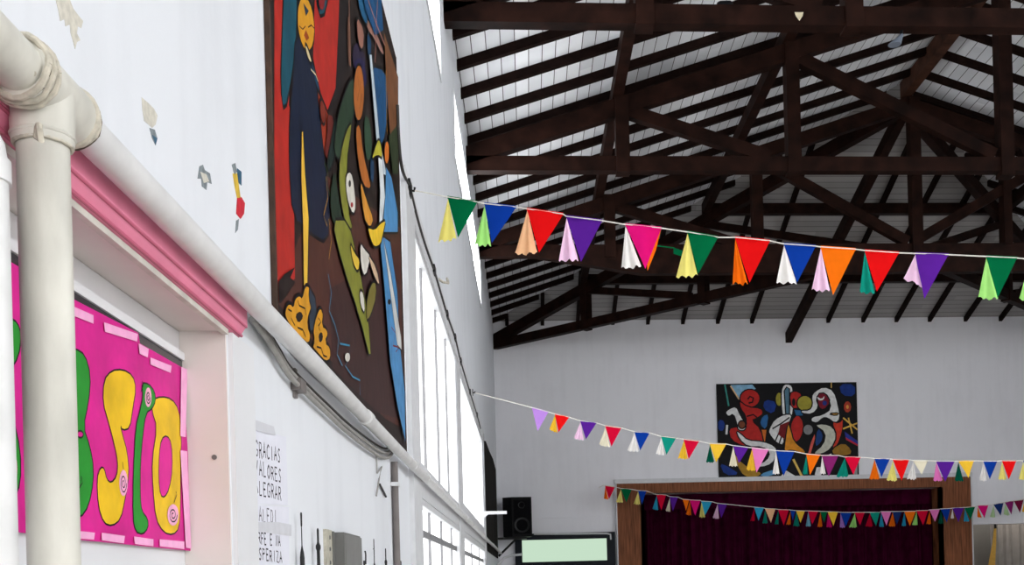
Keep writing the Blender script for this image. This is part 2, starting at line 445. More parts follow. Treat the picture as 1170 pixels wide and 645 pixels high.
# ---------------------------------------------------------------- roof timbers
ZT0, ZT1 = 5.80, 5.95         # tie beam
RB = lambda s: 5.862 + SL * s                 # underside of a principal rafter, s metres in from the wall
RT = 0.185                                    # its upright depth
def half_prism(origin, d, y0, y1):
    """maker for prisms in the upright plane through origin along d, spanning y0..y1 square to it"""
    o = Vector((origin[0], origin[1], 0)); d = Vector((d[0], d[1], 0)).normalized(); n = Vector((-d.y, d.x, 0))
    def mk(poly):
        m = MB(); m.prism([o + d * s + n * y0 + Vector((0, 0, z)) for s, z in poly], n * (y1 - y0)); return m
    return mk

def post_poly(s, hw, z0, z1): return [(s - hw, z0), (s + hw, z0), (s + hw, z1), (s - hw, z1)]
def stick(a, b, hh):
    a, b = Vector(a), Vector(b); t = (b - a).normalized(); n = Vector((-t.y, t.x)) * hh
    return [tuple(a - n), tuple(b - n), tuple(b + n), tuple(a + n)]

def truss(Y, label, q1, q2, kg, extra=None, under=None):
    root = thing('roof_truss', label, 'roof truss', (XL, Y, ZT0), 'timber roof trusses')
    W = XR_ - XL; c = kg
    mk = half_prism((XL, Y), (1, 0), -0.12, 0.0)
    mkp = half_prism((XL, Y), (1, 0), -0.145, 0.015)
    mkd = half_prism((XL, Y), (1, 0), -0.11, -0.01)
    # parts: tie beam, two principal rafters, posts, braces
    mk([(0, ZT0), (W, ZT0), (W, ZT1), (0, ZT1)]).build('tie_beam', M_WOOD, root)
    h = W / 2
    for sgn in (0, 1):
        fx = (lambda s: s) if sgn == 0 else (lambda s: W - s)
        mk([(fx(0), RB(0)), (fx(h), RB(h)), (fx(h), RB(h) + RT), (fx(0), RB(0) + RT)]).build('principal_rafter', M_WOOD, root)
        for s in (q1, q2):
            p = mkp(post_poly(fx(s), 0.07, ZT0 - 0.006, RB(s) + RT + 0.0)).build('queen_post', M_WOOD, root)
            mkp(post_poly(fx(s), 0.072, ZT0 - 0.018, ZT0 - 0.006)).build('post_shoe', M_WOOD, p)
        mkd([(fx(a), b) for a, b in stick((q1 + 0.06, RB(q1) + 0.05), (q2 - 0.25, ZT1 + 0.005), 0.065)]).build('brace', M_WOOD, root)
        mkd([(fx(a), b) for a, b in stick((q2 + 0.05, RB(q2) + 0.045), (c - 0.12, ZT1 + 0.03), 0.065)]).build('brace', M_WOOD, root)
    p = mkp(post_poly(c, 0.072, ZT0 - 0.02, RB(h) + RT)).build('king_post', M_WOOD, root)
    mkp(post_poly(c, 0.075, ZT0 - 0.05, ZT0 - 0.018)).build('post_shoe', M_WOOD, p)
    if extra: mkp(post_poly(extra, 0.055, ZT1 - 0.02, RB(W - extra) + 0.05)).build('strut', M_WOOD, root)
    if under:
        a, b = under
        mk([(a, ZT0), (a + 1.4, 5.57), (b - 1.4, 5.57), (b, ZT0)]).build('reinforcing_beam', M_WOOD, root)
    return root
truss(T1Y, 'nearest dark timber roof truss with its tie beam across the top of the photo', 1.513, 3.13, 5.72)
truss(T2Y, 'middle dark timber roof truss above the first string of pennants', 1.607, 3.403, 5.69)
truss(T3Y, 'farthest full timber roof truss behind the first string of pennants, doubled tie beam', 1.70, 3.654, 5.80, extra=7.04, under=(0.7, 10.9))

def half_truss(start, end, label, zw=1.0, posts=True, tie=True, root_z=ZT0):
    d = Vector((end[0] - start[0], end[1] - start[1])); Ln = d.length; d.normalize()
    rise = RB(5.72) - RB(0); sl = rise / Ln
    root = thing('hip_truss', label, 'roof truss', (start[0], start[1], root_z), 'half trusses of the hip end')
    mk = half_prism(start, d, -0.06, 0.06); mkp = half_prism(start, d, -0.075, 0.075); mkd = half_prism(start, d, -0.05, 0.05)
    rb = lambda s: RB(0) + sl * s
    if tie: mk([(0, ZT0), (Ln - 0.25, ZT0), (Ln - 0.25, ZT1), (0, ZT1)]).build('tie_beam', M_WOOD, root)
    mk([(0, rb(0)), (Ln - 0.1, rb(Ln - 0.1)), (Ln - 0.1, rb(Ln - 0.1) + RT), (0, rb(0) + RT)]).build('principal_rafter', M_WOOD, root)
    if posts:
        for fr in (0.28, 0.58):
            s = fr * Ln
            p = mkp(post_poly(s, 0.065, ZT0 - 0.02, rb(s) + 0.1)).build('queen_post', M_WOOD, root)
            mkp(post_poly(s, 0.068, ZT0 - 0.018, ZT0 - 0.006)).build('post_shoe', M_WOOD, p)
        mkd(stick((0.29 * Ln, rb(0.28 * Ln) + 0.05), (0.55 * Ln, ZT1), 0.055)).build('brace', M_WOOD, root)
        mkd(stick((0.59 * Ln, rb(0.58 * Ln) + 0.05), (0.96 * Ln, ZT1), 0.055)).build('brace', M_WOOD, root)
    return root
half_truss((XL, YF), (XM, YH), 'half truss running diagonally from the window-side far corner to the farthest truss')
half_truss((XR_, YF), (XM, YH), 'half truss running diagonally from the far corner away from the windows')
half_truss((4.9, YF), (XM, YH), 'dark hip rafter beam resting on the far wall above the abstract painting', posts=False, tie=False, root_z=5.86)

# purlins and ridge
def along(name, label, cat, x, z0, z1, hw, y0, y1, m, group):
    b = MB(); b.box((x - hw, y0, z0), (x + hw, y1, z1)); return tag(b.build(name, m, origin=(x, y0, z0)), label, cat, group)
for x, nm in ((1.05, 'low purlin on the window-side slope, over the first row of posts'), (2.85, 'upper purlin on the window-side slope, over the second row of posts'),
              (9.35, 'low purlin on the slope away from the windows'), (7.55, 'upper purlin on the slope away from the windows, near the ridge')):
    s = (x - XL) if x < XM else (XR_ - x)
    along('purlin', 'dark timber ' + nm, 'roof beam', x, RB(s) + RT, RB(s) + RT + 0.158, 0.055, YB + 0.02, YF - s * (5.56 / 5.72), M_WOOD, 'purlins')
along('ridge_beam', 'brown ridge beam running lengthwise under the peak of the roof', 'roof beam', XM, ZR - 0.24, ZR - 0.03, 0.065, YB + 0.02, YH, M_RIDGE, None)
for s, nm in ((1.57, 'low cross purlin of the hip end, near the far wall'), (3.37, 'upper cross purlin of the hip end, near the farthest truss')):
    y = YF - s * (5.56 / 5.72); b = MB(); b.box((XL + s, y - 0.055, RB(s) + RT), (XR_ - s, y + 0.055, RB(s) + RT + 0.158))
    tag(b.build('purlin', M_WOOD, origin=(XL + s, y, RB(s) + RT)), 'dark timber ' + nm, 'roof beam', 'purlins')

# common rafters, each one an object
ys = [9.37 + 0.57 * i for i in range(-6, 19)]
bays = [(-9, T1Y, 'before the nearest truss', -1), (T1Y, T2Y, 'beyond the nearest truss', 1), (T2Y, T3Y, 'beyond the middle truss', 1), (T3Y, 99, 'beyond the farthest truss', 1)]
for side in (0, 1):
    for b0, b1, txt, dr in bays:
        row = [y for y in ys if b0 < y <= b1]
        if dr < 0: row = row[::-1]
        for i, y in enumerate(row):
            run = XM - XL
            if y > YH: run = (YF - y) * 5.72 / 5.56
            if run < 0.12: continue
            fx = (lambda s: XL + s) if side == 0 else (lambda s: XR_ - s)
            hd = 0.085; zb = ZE - hd - 0.002
            m = MB()
            m.prism([(fx(0), y - 0.032, zb), (fx(run), y - 0.032, zb + SL * run), (fx(run), y - 0.032, zb + SL * run + hd), (fx(0), y - 0.032, zb + hd)], (0, 0.064, 0))
            o = m.build('common_rafter', M_RAFT, origin=(fx(0), y, zb))
            tag(o, 'dark common rafter on the %s slope, %s %s' % (('window-side', 'opposite')[side], ORD[i], txt), 'rafter', 'common rafters')
hx = [at(x, 367, 1, YF).x for x in (740, 780, 820, 859, 946, 986, 1024, 1062, 1103, 1143)]
hx = [hx[0] - 0.64 * k for k in (4, 3, 2, 1)] + hx + [hx[-1] + 0.64 * k for k in (1, 2, 3)]
for i, x in enumerate(hx):
    sx = (x - XL) if x < XM else (XR_ - x)
    run = sx * 5.56 / 5.72
    if run < 0.15: continue
    slh = (ZR - ZE) / 5.56; hd = 0.085; zb = ZE - hd - 0.002
    m = MB()
    m.prism([(x - 0.032, YF, zb), (x - 0.032, YF - run, zb + slh * run), (x - 0.032, YF - run, zb + slh * run + hd), (x - 0.032, YF, zb + hd)], (0.064, 0, 0))
    tag(m.build('jack_rafter', M_RAFT, origin=(x, YF, zb)), 'dark short rafter meeting the far wall, %s from the window-side corner' % ORD[i], 'rafter', 'rafters of the hip end')

# things fixed to the nearest tie beam
t = thing('spotlight', 'small dark spotlight standing on the nearest tie beam', 'lamp', at(834, 10, 1, T1Y - 0.06))
c = at(834, 8, 1, T1Y - 0.06)
m = MB(); m.lathe(c + Vector((-0.03, 0, 0)), [(0.03, -0.07), (0.042, -0.05), (0.045, 0.03), (0.03, 0.05), (0.012, 0.06)], 14, 'X'); m.build('lamp_body', M_BLACK, t, True)
m = MB(); m.box(c + Vector((-0.01, -0.012, -0.07)), c + Vector((0.01, 0.012, 0.0))); m.box(c + Vector((-0.05, -0.02, -0.075)), c + Vector((0.05, 0.02, -0.065))); m.build('bracket', M_IRON, t)
# flood lamp under the nearest beam
c = at(1027, 44, 1, T1Y - 0.05)
t = thing('pendant_lamp', 'grey conical lamp shade hanging just under the nearest tie beam', 'lamp', c)
m = MB(); m.tube_fixed([c + Vector((0.02, 0, 0.03)), c + Vector((0, 0, 0.0)), c + Vector((-0.035, 0, -0.045)), c + Vector((-0.038, 0, -0.05))], [0.018, 0.028, 0.05, 0.05], Vector((0, 0, 1)), 14)
m.build('lamp_shade', mat('grey_enamel', srgb(96, 104, 116), 0.35, 0.05, 10), t, True)
m = MB(); m.tube([c + Vector((0.02, 0, 0.02)), c + Vector((0.025, 0.0, 0.09))], 0.012); m.build('lamp_stem', M_BLACK, t)

# ---------------------------------------------------------------- painted panels
def paint_mat(rgb): return mat('paint_%d_%d_%d' % rgb, srgb(*rgb), 0.5, 0.18, 14, 0.1, spec=0.12)
def ell(cx, cy, rx, ry, n=18, tilt=0.0):
    ct, s = math.cos(tilt), math.sin(tilt)
    return [(cx + rx * math.cos(a) * ct - ry * math.sin(a) * s, cy + rx * math.cos(a) * s + ry * math.sin(a) * ct) for a in [2 * math.pi * i / n for i in range(n)]]
def sm(pts, it=2):
    """rounded outline (corner cutting)"""
    for _ in range(it):
        q = []
        for i in range(len(pts)):
            a, b = pts[i], pts[(i + 1) % len(pts)]
            q += [(a[0] * .75 + b[0] * .25, a[1] * .75 + b[1] * .25), (a[0] * .25 + b[0] * .75, a[1] * .25 + b[1] * .75)]
        pts = q
    return pts
def painted(name, base_px, base_rgb, layers, axis, val, out, step, thick, outline, parent, line_rgb=(14, 12, 14)):
    """flat coloured shapes on a board; layers: ('p', rgb, outline px, lined?) or ('l', rgb, half-width px, polyline px)"""
    nrm = [0, 0, 0]; nrm[axis] = out; nrm = Vector(nrm)
    mats = [paint_mat(base_rgb), paint_mat(line_rgb)]; b = MB()
    base = [at(x, y, axis, val) for x, y in base_px]
    b.mi_(0).prism(base, -nrm * thick)
    def idx(rgb):
        m = paint_mat(rgb)
        if m not in mats: mats.append(m)
        return mats.index(m)
    for i, L in enumerate(layers):
        v = val + out * step * (i + 1)
        if L[0] == 'p':
            pts = [at(x, y, axis, v) for x, y in L[2]]
            b.mi_(idx(L[1])).add(pts, [tuple(range(len(pts)))])
            if outline and (len(L) < 4 or L[3]):
                b.mi_(1).ribbon([p + nrm * step * 0.5 for p in pts], outline, nrm, True)
        else:
            pts = [at(x, y, axis, v) for x, y in L[3]]
            a0 = at(L[3][0][0], L[3][0][1], axis, v); a1 = at(L[3][0][0], L[3][0][1] + 1, axis, v)
            b.mi_(idx(L[1])).ribbon(pts, L[2] * (a0 - a1).length, nrm)
    o = b.build(name, mats, parent)
    return o

XP = XL + 0.01
c0 = at(312, 345, 0, XP); c1 = at(460, 500, 0, XP)
MURAL_TOP = 3.86; MURAL_BOT = 2.15
cy0, cy1 = at(313, 200, 0, XP).y, at(458.5, 300, 0, XP).y
def inv(p):
    q = ROT.transposed() @ (Vector(p) - EYE); return (CX + F * q.x / -q.z, CY - F * q.y / -q.z)
base = [inv((XP, cy0, MURAL_BOT)), inv((XP, cy1, MURAL_BOT)), inv((XP, cy1, MURAL_TOP)), inv((XP, cy0, MURAL_TOP))]
RED, TEAL, NAVY, YEL, OLV, ORG, WHT, BLU, LBL, BRN = (168, 40, 32), (18, 72, 88), (18, 28, 50), (204, 144, 34), (122, 124, 46), (166, 95, 40), (206, 202, 192), (26, 74, 116), (74, 134, 184), (112, 72, 44)
Z3 = lambda x, y: (290 + .4031 * x, .4031 * y)
Z6 = lambda x, y: (300 + .3102 * x, .3101 * y)
Z7 = lambda x, y: (300 + .4956 * x, 180 + .4961 * y)
Z4 = lambda x, y: (290 + .4185 * x, 250 + .4186 * y)
def zz(f, *p): return [f(a, b) for a, b in p]
mur = [
 ('p', (74, 42, 34), [(372,200),(457,260),(462,490),(440,478),(316,345),(330,300)], 0),
 ('p', (58, 36, 34), [(376,330),(430,300),(452,380),(462,480),(430,470),(380,420)], 0),
 ('p', RED, [(313.5,-60),(337,-60),(330,120),(334,130),(332,200),(336,240),(337,318),(330,325),(318,345),(313.5,345)], 0),
 ('p', RED, zz(Z6, (195,-160),(285,-160),(282,60),(270,330),(240,412),(215,350),(203,300),(185,210)), 1),
 ('p', (30, 24, 24), zz(Z6, (285,-160),(330,-160),(318,200),(290,330),(262,420),(245,410),(270,330),(280,100)), 0),
 ('p', (150, 54, 34), zz(Z6, (205,340),(240,420),(235,520),(225,600),(205,480)), 0),
 ('p', TEAL, sm(zz(Z6, (82,-150),(125,-150),(128,100),(112,270),(80,425),(66,320),(72,120)), 1), 1),
 ('p', TEAL, sm(zz(Z6, (188,-120),(250,-120),(235,50),(205,64)), 1), 1),
 ('p', NAVY, sm(zz(Z6, (122,120),(150,150),(190,230),(200,330),(230,600),(250,760),(240,900),(175,860),(110,800),(98,600),(100,430),(112,290)), 1), 1),
 ('p', (16, 24, 44), zz(Z6, (135,420),(150,430),(165,800),(130,800)), 0),
 ('p', (20, 66, 96), zz(Z6, (178,210),(205,300),(210,345),(192,300)), 1),
 ('p', YEL, ell(349.6, 27, 9.5, 33, tilt=-0.08), 1),
 ('l', (60, 30, 20), 0.7, zz(Z6, (135,95),(148,108),(158,96))), ('l', (60, 30, 20), 0.7, zz(Z6, (168,100),(180,92),(190,104))),
 ('p', (150, 66, 24), zz(Z6, (160,110),(172,140),(162,150),(152,130)), 0), ('p', (20, 44, 70), zz(Z6, (150,10),(170,40),(160,60)), 0),
 ('p', (214, 196, 150), sm(zz(Z6, (155,158),(166,170),(182,225),(178,238),(164,210)), 1), 1),
 ('l', (214, 196, 150), 0.9, zz(Z6, (178,255),(196,275),(205,300))),
 ('p', (220, 176, 60), [(344.5,150),(346.5,150),(349,200),(353,250),(351.5,328),(347,326),(346,260),(344,200)], 1),
 ('p', (44, 54, 66), zz(Z4, (150,180),(168,215),(175,300),(155,310),(148,240)), 1),
 ('p', YEL, sm(zz(Z4, (84,262),(88,236),(98,226),(108,238),(112,214),(124,204),(132,214),(140,178),(152,182),(150,215),(158,245),(150,262),(146,290),(156,318),(150,345),(132,330),(112,308),(96,290)), 1), 1),
 ('p', YEL, sm(zz(Z4, (162,300),(170,262),(182,236),(190,262),(186,290),(198,296),(203,318),(194,335),(208,346),(210,384),(196,392),(178,372),(160,352),(166,330)), 1), 1),
 ('p', (30, 22, 18), sm(zz(Z4, (112,262),(128,250),(136,268),(122,286)), 1), 0), ('p', (30, 22, 18), sm(zz(Z4, (176,316),(186,306),(190,326),(180,340)), 1), 0),
 ('l', (30, 22, 16), 1.0, zz(Z4, (94,246),(104,252),(102,270),(112,290))), ('l', (30, 22, 16), 1.0, zz(Z4, (120,222),(124,236),(140,244),(142,262))), ('l', (30, 22, 16), 1.0, zz(Z4, (120,296),(134,302),(142,322))),
 ('l', (30, 22, 16), 1.0, zz(Z4, (176,270),(184,280),(176,292),(180,304))), ('l', (30, 22, 16), 1.0, zz(Z4, (172,348),(184,352),(190,372),(200,376))),
 ('p', (30, 20, 18), zz(Z4, (58,200),(70,168),(85,150),(112,132),(100,160),(114,172),(92,205),(76,228),(62,232)), 0),
 ('p', (96, 34, 28), sm(zz(Z6, (238,420),(262,430),(258,520),(240,590),(228,560),(238,500)), 1), 0), ('p', (120, 44, 30), sm(zz(Z6, (212,350),(235,400),(228,470),(212,430)), 1), 1),
 ('p', (24, 40, 36), sm(zz(Z6, (268,420),(280,500),(262,600),(240,640),(236,600),(252,520)), 1), 1), ('l', (70, 90, 60), 0.7, zz(Z6, (228,600),(240,630),(236,680),(250,720))),
 ('p', (44, 34, 56), sm(zz(Z6, (330,180),(352,150),(376,200),(382,250),(350,235),(335,260)), 1), 0),
 ('p', (150, 108, 96), sm(zz(Z6, (376,60),(400,80),(425,130),(450,200),(440,205),(415,150),(385,110)), 1), 1),
 ('p', (30, 84, 120), sm(zz(Z6, (345,-40),(366,-30),(388,60),(384,100),(360,50)), 1), 1), ('p', (24, 60, 92), sm(zz(Z6, (385,110),(402,150),(398,215),(386,200)), 1), 1),
 ('p', (110, 76, 60), sm(zz(Z6, (312,60),(322,62),(326,240),(316,242)), 1), 0),
 ('p', (46, 70, 52), sm(zz(Z6, (375,420),(395,440),(405,560),(388,600),(376,540)), 1), 0), ('p', (30, 60, 90), sm(zz(Z6, (400,560),(412,600),(408,680),(396,650)), 1), 0),
 ('p', (128, 30, 34), sm(zz(Z6, (205,-40),(232,-20),(226,40),(208,30)), 1), 0),
 ('l', (56, 132, 166), 1.0, zz(Z4, (203,150),(212,200),(206,250),(222,290),(232,330),(228,370),(242,400))),
 ('l', (56, 132, 166), 1.0, zz(Z4, (236,340),(262,345),(262,380),(250,400),(270,430),(290,440),(290,480))),
 ('l', (200, 150, 60), 0.8, zz(Z3, (205,500),(210,560),(198,610),(208,640))), ('l', (200, 150, 60), 0.7, zz(Z4, (205,0),(212,60),(205,110))),
 ('p', WHT, ell(*Z4(256, 377), 2.8, 5), 0),
 ('p', (38, 56, 40), sm(zz(Z6, (330,270),(340,330),(335,450),(305,500),(285,600),(262,560),(270,470),(285,390)), 1), 1),
 ('p', (30, 46, 34), sm(zz(Z3, (230,470),(215,560),(225,640),(255,640),(240,560)), 1), 0),
 ('p', OLV, sm(zz(Z3, (272,345),(278,360),(262,470),(268,600),(282,650),(262,650),(245,560),(240,480),(252,400)), 1), 1),
 ('p', OLV, sm(zz(Z4, (212,0),(258,0),(285,120),(312,260),(322,405),(290,270),(240,120)), 1), 1),
 ('p', (36, 30, 70), sm(zz(Z6, (340,220),(372,210),(385,300),(372,330),(340,250)), 1), 0),
 ('p', ORG, ell(410, 106, 6, 33), 1), ('l', (70, 34, 20), 0.6, zz(Z6, (350,280),(356,330),(350,370))), ('l', (70, 34, 20), 0.6, zz(Z6, (362,300),(366,345),(358,400))),
 ('p', ORG, sm(zz(Z6, (342,470),(358,450),(370,560),(392,650),(400,700),(372,690),(352,600)), 1), 1),
 ('p', (206, 140, 50), sm(zz(Z3, (300,500),(318,560),(340,620),(330,650),(312,620)), 1), 1),
 ('p', WHT, sm(zz(Z3, (262,490),(275,482),(284,520),(290,590),(282,612),(268,580),(260,530)), 1), 1),
 ('p', (20, 18, 20), ell(*Z3(272, 520), 1.4, 4), 0), ('p', (150, 40, 40), ell(*Z3(278, 580), 1.4, 3), 0),
 ('p', (214, 180, 60), sm(zz(Z4, (262,60),(275,90),(290,110),(285,150),(270,120)), 1), 1),
 ('p', WHT, sm(zz(Z4, (290,60),(302,80),(320,100),(305,165),(292,130)), 1), 1),
 ('p', (200, 170, 140), sm(zz(Z4, (310,90),(335,130),(345,190),(325,150)), 1), 1),
 ('p', WHT, sm(zz(Z4, (288,190),(300,200),(304,262),(292,240)), 1), 1),
 ('p', (120, 110, 50), sm(zz(Z4, (330,160),(336,210),(318,270),(306,280),(310,200)), 1), 1),
 ('p', (150, 104, 90), sm(zz(Z6, (345,50),(375,110),(370,195),(352,160)), 1), 1), ('l', (156, 112, 92), 1.3, zz(Z6, (318,-100),(320,100),(324,245))),
 ('p', BLU, zz(Z6, (350,-120),(430,-120),(445,110),(415,130),(380,40)), 0),
 ('l', (160, 104, 92), 1.2, zz(Z6, (375,-40),(420,90),(452,170))), ('l', (160, 104, 92), 1.2, zz(Z6, (428,-60),(420,60),(415,230))),
 ('p', BLU, sm(zz(Z6, (398,240),(450,255),(462,330),(455,500),(432,545),(408,350)), 1), 1), ('l', (20, 40, 66), 0.8, zz(Z6, (425,280),(440,320),(428,360),(440,400))),
 ('p', BRN, zz(Z6, (448,120),(500,285),(500,450),(470,500),(458,330)), 0), ('p', (46, 56, 34), zz(Z6, (465,500),(500,455),(500,640),(480,640)), 0),
 ('p', (186, 200, 208), zz(Z6, (393,200),(402,200),(432,515),(458,645),(446,645),(420,520)), 1),
 ('p', LBL, zz(Z3, (375,470),(390,500),(408,600),(408,660),(365,660),(372,560)), 1),
 ('p', (214, 220, 222), zz(Z3, (352,430),(364,440),(372,560),(362,655),(355,655),(358,540)), 1),
 ('p', (178, 172, 54), sm(zz(Z3, (332,455),(350,395),(358,395),(366,452),(352,440)), 1), 1),
 ('p', (206, 112, 40), ell(442, 174, 2.6, 14), 1), ('l', (206, 150, 60), 0.9, zz(Z3, (375,200),(376,300),(378,380))),
 ('p', LBL, zz(Z4, (343,40),(372,60),(392,200),(398,330),(412,470),(414,610),(392,510),(372,385),(356,180)), 1),
 ('p', (196, 198, 196), zz(Z4, (352,42),(374,150),(402,320),(404,360),(392,345),(366,150)), 1),
 ('l', (130, 30, 34), 0.9, zz(Z4, (376,295),(386,310),(380,345),(396,350),(388,362))),
 ('p', (222, 184, 44), sm(zz(Z4, (310,20),(330,28),(345,10),(362,0),(352,45),(346,72),(330,80),(320,60)), 1), 1),
 ('p', (24, 22, 24), ell(*Z4(370, 226), 1.8, 3.2), 0),
]
t = thing('painted_mural', 'tall dark abstract painting of figures on the white wall beside the window bay', 'painting', (XP, cy0, MURAL_BOT))
painted('painted_board', base, (36, 27, 24), mur, 0, XP, 1, 0.00012, 0.009, 0.0045, t)
# clip anything painted past the board's edges
o = [c for c in bpy.data.objects if c.name == 'painted_board'][0]
bm = bmesh.new(); bm.from_mesh(o.data)
loc = WORLD_LOC(o)
for pco, pno in (((0, cy0, 0), (0, -1, 0)), ((0, cy1, 0), (0, 1, 0)), ((0, 0, MURAL_TOP), (0, 0, 1)), ((0, 0, MURAL_BOT), (0, 0, -1))):
    pc = Vector(pco) - loc + Vector(pno) * 1e-4
    bmesh.ops.bisect_plane(bm, geom=bm.verts[:] + bm.edges[:] + bm.faces[:], plane_co=pc, plane_no=pno, clear_outer=True)
bm.to_mesh(o.data); bm.free()
m = MB(); e = 0.012
m.box((XL + 0.001, cy0 - e, MURAL_BOT - e), (XP + 0.002, cy0, MURAL_TOP + e)); m.box((XL + 0.001, cy1, MURAL_BOT - e), (XP + 0.002, cy1 + e * .6, MURAL_TOP + e))
m.box((XL + 0.001, cy0, MURAL_TOP), (XP + 0.002, cy1, MURAL_TOP + e * .6)); m.box((XL + 0.001, cy0, MURAL_BOT - e), (XP + 0.002, cy1, MURAL_BOT))
m.build('frame', mat('thin_brown_frame', srgb(66, 46, 34), 0.6, 0.4, 30), t)

# far wall painting
Q = lambda x, y: (800 + .21716 * x, 420 + .21716 * y)
R1, K, LW, B1 = (178, 36, 32), (13, 12, 15), (220, 220, 220), (22, 52, 128)
fm = [
 ('p', B1, sm(zz(Q, (340,165),(405,180),(385,245),(330,215)), 1), 0), ('p', B1, sm(zz(Q, (730,85),(815,85),(815,150),(745,145)), 1), 0),
 ('p', B1, sm(zz(Q, (100,500),(150,520),(210,560),(130,565)), 1), 0), ('p', B1, sm(zz(Q, (95,270),(130,280),(125,330),(95,330)), 1), 0),
 ('p', (130, 176, 204), zz(Q, (158,88),(275,84),(295,112),(218,150),(195,165)), 1), ('l', (60, 140, 130), 0.9, zz(Q, (130,88),(150,200))),
 ('l', (230, 190, 140), 0.8, zz(Q, (160,95),(205,165))),
 ('p', R1, ell(*Q(262, 160), 11.5, 10.5), 1), ('p', R1, sm(zz(Q, (205,170),(250,205),(320,210),(335,240),(300,265),(270,275),(320,320),(340,420),(230,415),(160,380),(148,320),(190,308),(245,310),(240,250),(212,215)), 1), 1),
 ('l', (40, 12, 14), 1.0, zz(Q, (250,165),(262,150),(280,158),(275,180),(255,185))), ('l', (40, 12, 14), 0.9, zz(Q, (245,255),(280,245),(300,262))),
 ('p', LW, sm(zz(Q, (130,235),(150,215),(190,200),(212,250),(245,300),(235,330),(200,330),(192,290),(175,240),(150,258)), 1), 1), ('p', (120, 64, 40), ell(*Q(220, 298), 4.2, 4.6), 1),
 ('l', LW, 1.2, zz(Q, (142,300),(138,350))),
 ('p', (40, 96, 150), sm(zz(Q, (325,250),(365,240),(350,330),(310,300)), 1), 1), ('p', (206, 110, 40), zz(Q, (320,325),(352,325),(340,400)), 1),
 ('p', (168, 128, 40), sm(zz(Q, (150,370),(190,470),(270,535),(330,550),(300,578),(230,575),(190,510)), 1), 1),
 ('p', LW, sm(zz(Q, (188,328),(215,345),(250,380),(330,385),(395,410),(408,450),(380,505),(320,525),(295,512),(350,485),(368,445),(330,415),(250,415),(205,375)), 1), 1),
 ('p', (90, 150, 196), sm(zz(Q, (310,560),(400,530),(405,555),(340,575)), 1), 0),
 ('p', (156, 146, 50), ell(*Q(415, 165), 4.4, 8.2), 1),
 ('p', LW, sm(zz(Q, (425,120),(440,85),(475,85),(490,110),(492,235),(470,270),(438,262),(428,225)), 1), 1), ('p', (84, 120, 140), zz(Q, (442,120),(455,100),(470,110),(470,240),(450,245)), 1),
 ('p', R1, sm(zz(Q, (468,135),(500,118),(540,140),(530,210),(480,215)), 1), 1), ('p', K, ell(*Q(492, 180), 2.0, 4.5), 0), ('p', (160, 150, 54), ell(*Q(550, 186), 9, 9), 1),
 ('p', LW, sm(zz(Q, (362,320),(390,270),(445,242),(485,245),(470,290),(440,335),(442,408),(400,395),(360,345)), 1), 1), ('l', K, 0.8, zz(Q, (380,320),(430,290),(470,260))), ('l', K, 0.8, zz(Q, (395,385),(415,340),(440,310))), ('l', K, 0.8, zz(Q, (415,400),(428,360),(440,335))),
 ('p', (110, 20, 24), zz(Q, (420,300),(470,280),(450,380),(410,350)), 0),
 ('p', R1, sm(zz(Q, (480,275),(515,240),(548,290),(535,370),(490,402),(470,350)), 1), 1),
 ('p', (216, 140, 36), sm(zz(Q, (462,285),(480,330),(492,385),(560,440),(540,452),(480,430),(440,445),(448,370)), 1), 1),
 ('p', (40, 100, 150), zz(Q, (495,220),(535,225),(540,250),(505,250)), 0),
 ('p', (132, 132, 134), ell(*Q(568, 325), 6, 6.4), 1), ('p', (206, 90, 80), zz(Q, (600,345),(608,370),(585,450),(565,450),(580,390)), 1),
 ('p', LW, sm(zz(Q, (600,125),(650,96),(705,120),(728,200),(738,268),(710,292),(670,262),(645,262),(615,292),(580,280),(590,255),(640,248),(690,215),(672,150),(635,128),(608,160),(625,205),(590,245),(535,240),(530,222),(575,222),(592,195),(585,150)), 1), 1),
 ('p', (120, 20, 40), sm(zz(Q, (615,135),(660,130),(688,180),(650,225),(620,205)), 1), 1), ('p', LW, sm(zz(Q, (612,150),(640,165),(655,145),(650,168),(625,172)), 1), 0), ('p', (30, 40, 110), ell(*Q(655, 185), 2.6, 2.8), 0),
 ('p', (200, 150, 60), sm(zz(Q, (670,240),(735,235),(715,252)), 1), 1),
 ('p', (196, 196, 182), sm(zz(Q, (600,300),(650,292),(700,310),(720,360),(690,425),(640,455),(590,452),(650,400),(660,340)), 1), 1), ('p', (24, 60, 120), sm(zz(Q, (615,310),(650,345),(640,395),(600,420)), 1), 1),
 ('p', (200, 56, 36), sm(zz(Q, (690,282),(730,290),(755,262),(750,335),(720,415),(690,425),(722,360)), 1), 1),
 ('p', (150, 110, 36), sm(zz(Q, (690,425),(755,388),(800,430),(790,462),(700,462)), 1), 1),
 ('p', (40, 50, 140), zz(Q, (760,335),(830,385),(830,402),(765,365)), 0), ('p', (180, 40, 60), zz(Q, (765,365),(830,402),(830,412),(768,378)), 0),
 ('l', (220, 176, 80), 0.9, zz(Q, (752,262),(828,325))), ('l', (220, 176, 80), 0.9, zz(Q, (752,320),(828,290))), ('l', (220, 176, 80), 0.8, zz(Q, (780,262),(800,345))),
 ('l', (206, 170, 90), 0.6, zz(Q, (690,76),(690,105))),
 ('p', (170, 60, 40), ell(*Q(775, 205), 4.2, 6.5, 9), 0), ('p', (220, 150, 70), ell(*Q(775, 205), 1.6, 2.4, 9), 0),
 ('l', (226, 190, 100), 1.3, zz(Q, (490,480),(530,560),(540,575))), ('p', LW, zz(Q, (420,575),(450,538),(512,575)), 0), ('p', LW, zz(Q, (600,565),(610,520),(640,520),(640,575)), 1), ('p', LW, zz(Q, (648,470),(690,450),(690,470)), 0),
 ('p', (150, 150, 150), zz(Q, (800,500),(828,480),(828,572),(810,572)), 0),
]
YP = YF - 0.04
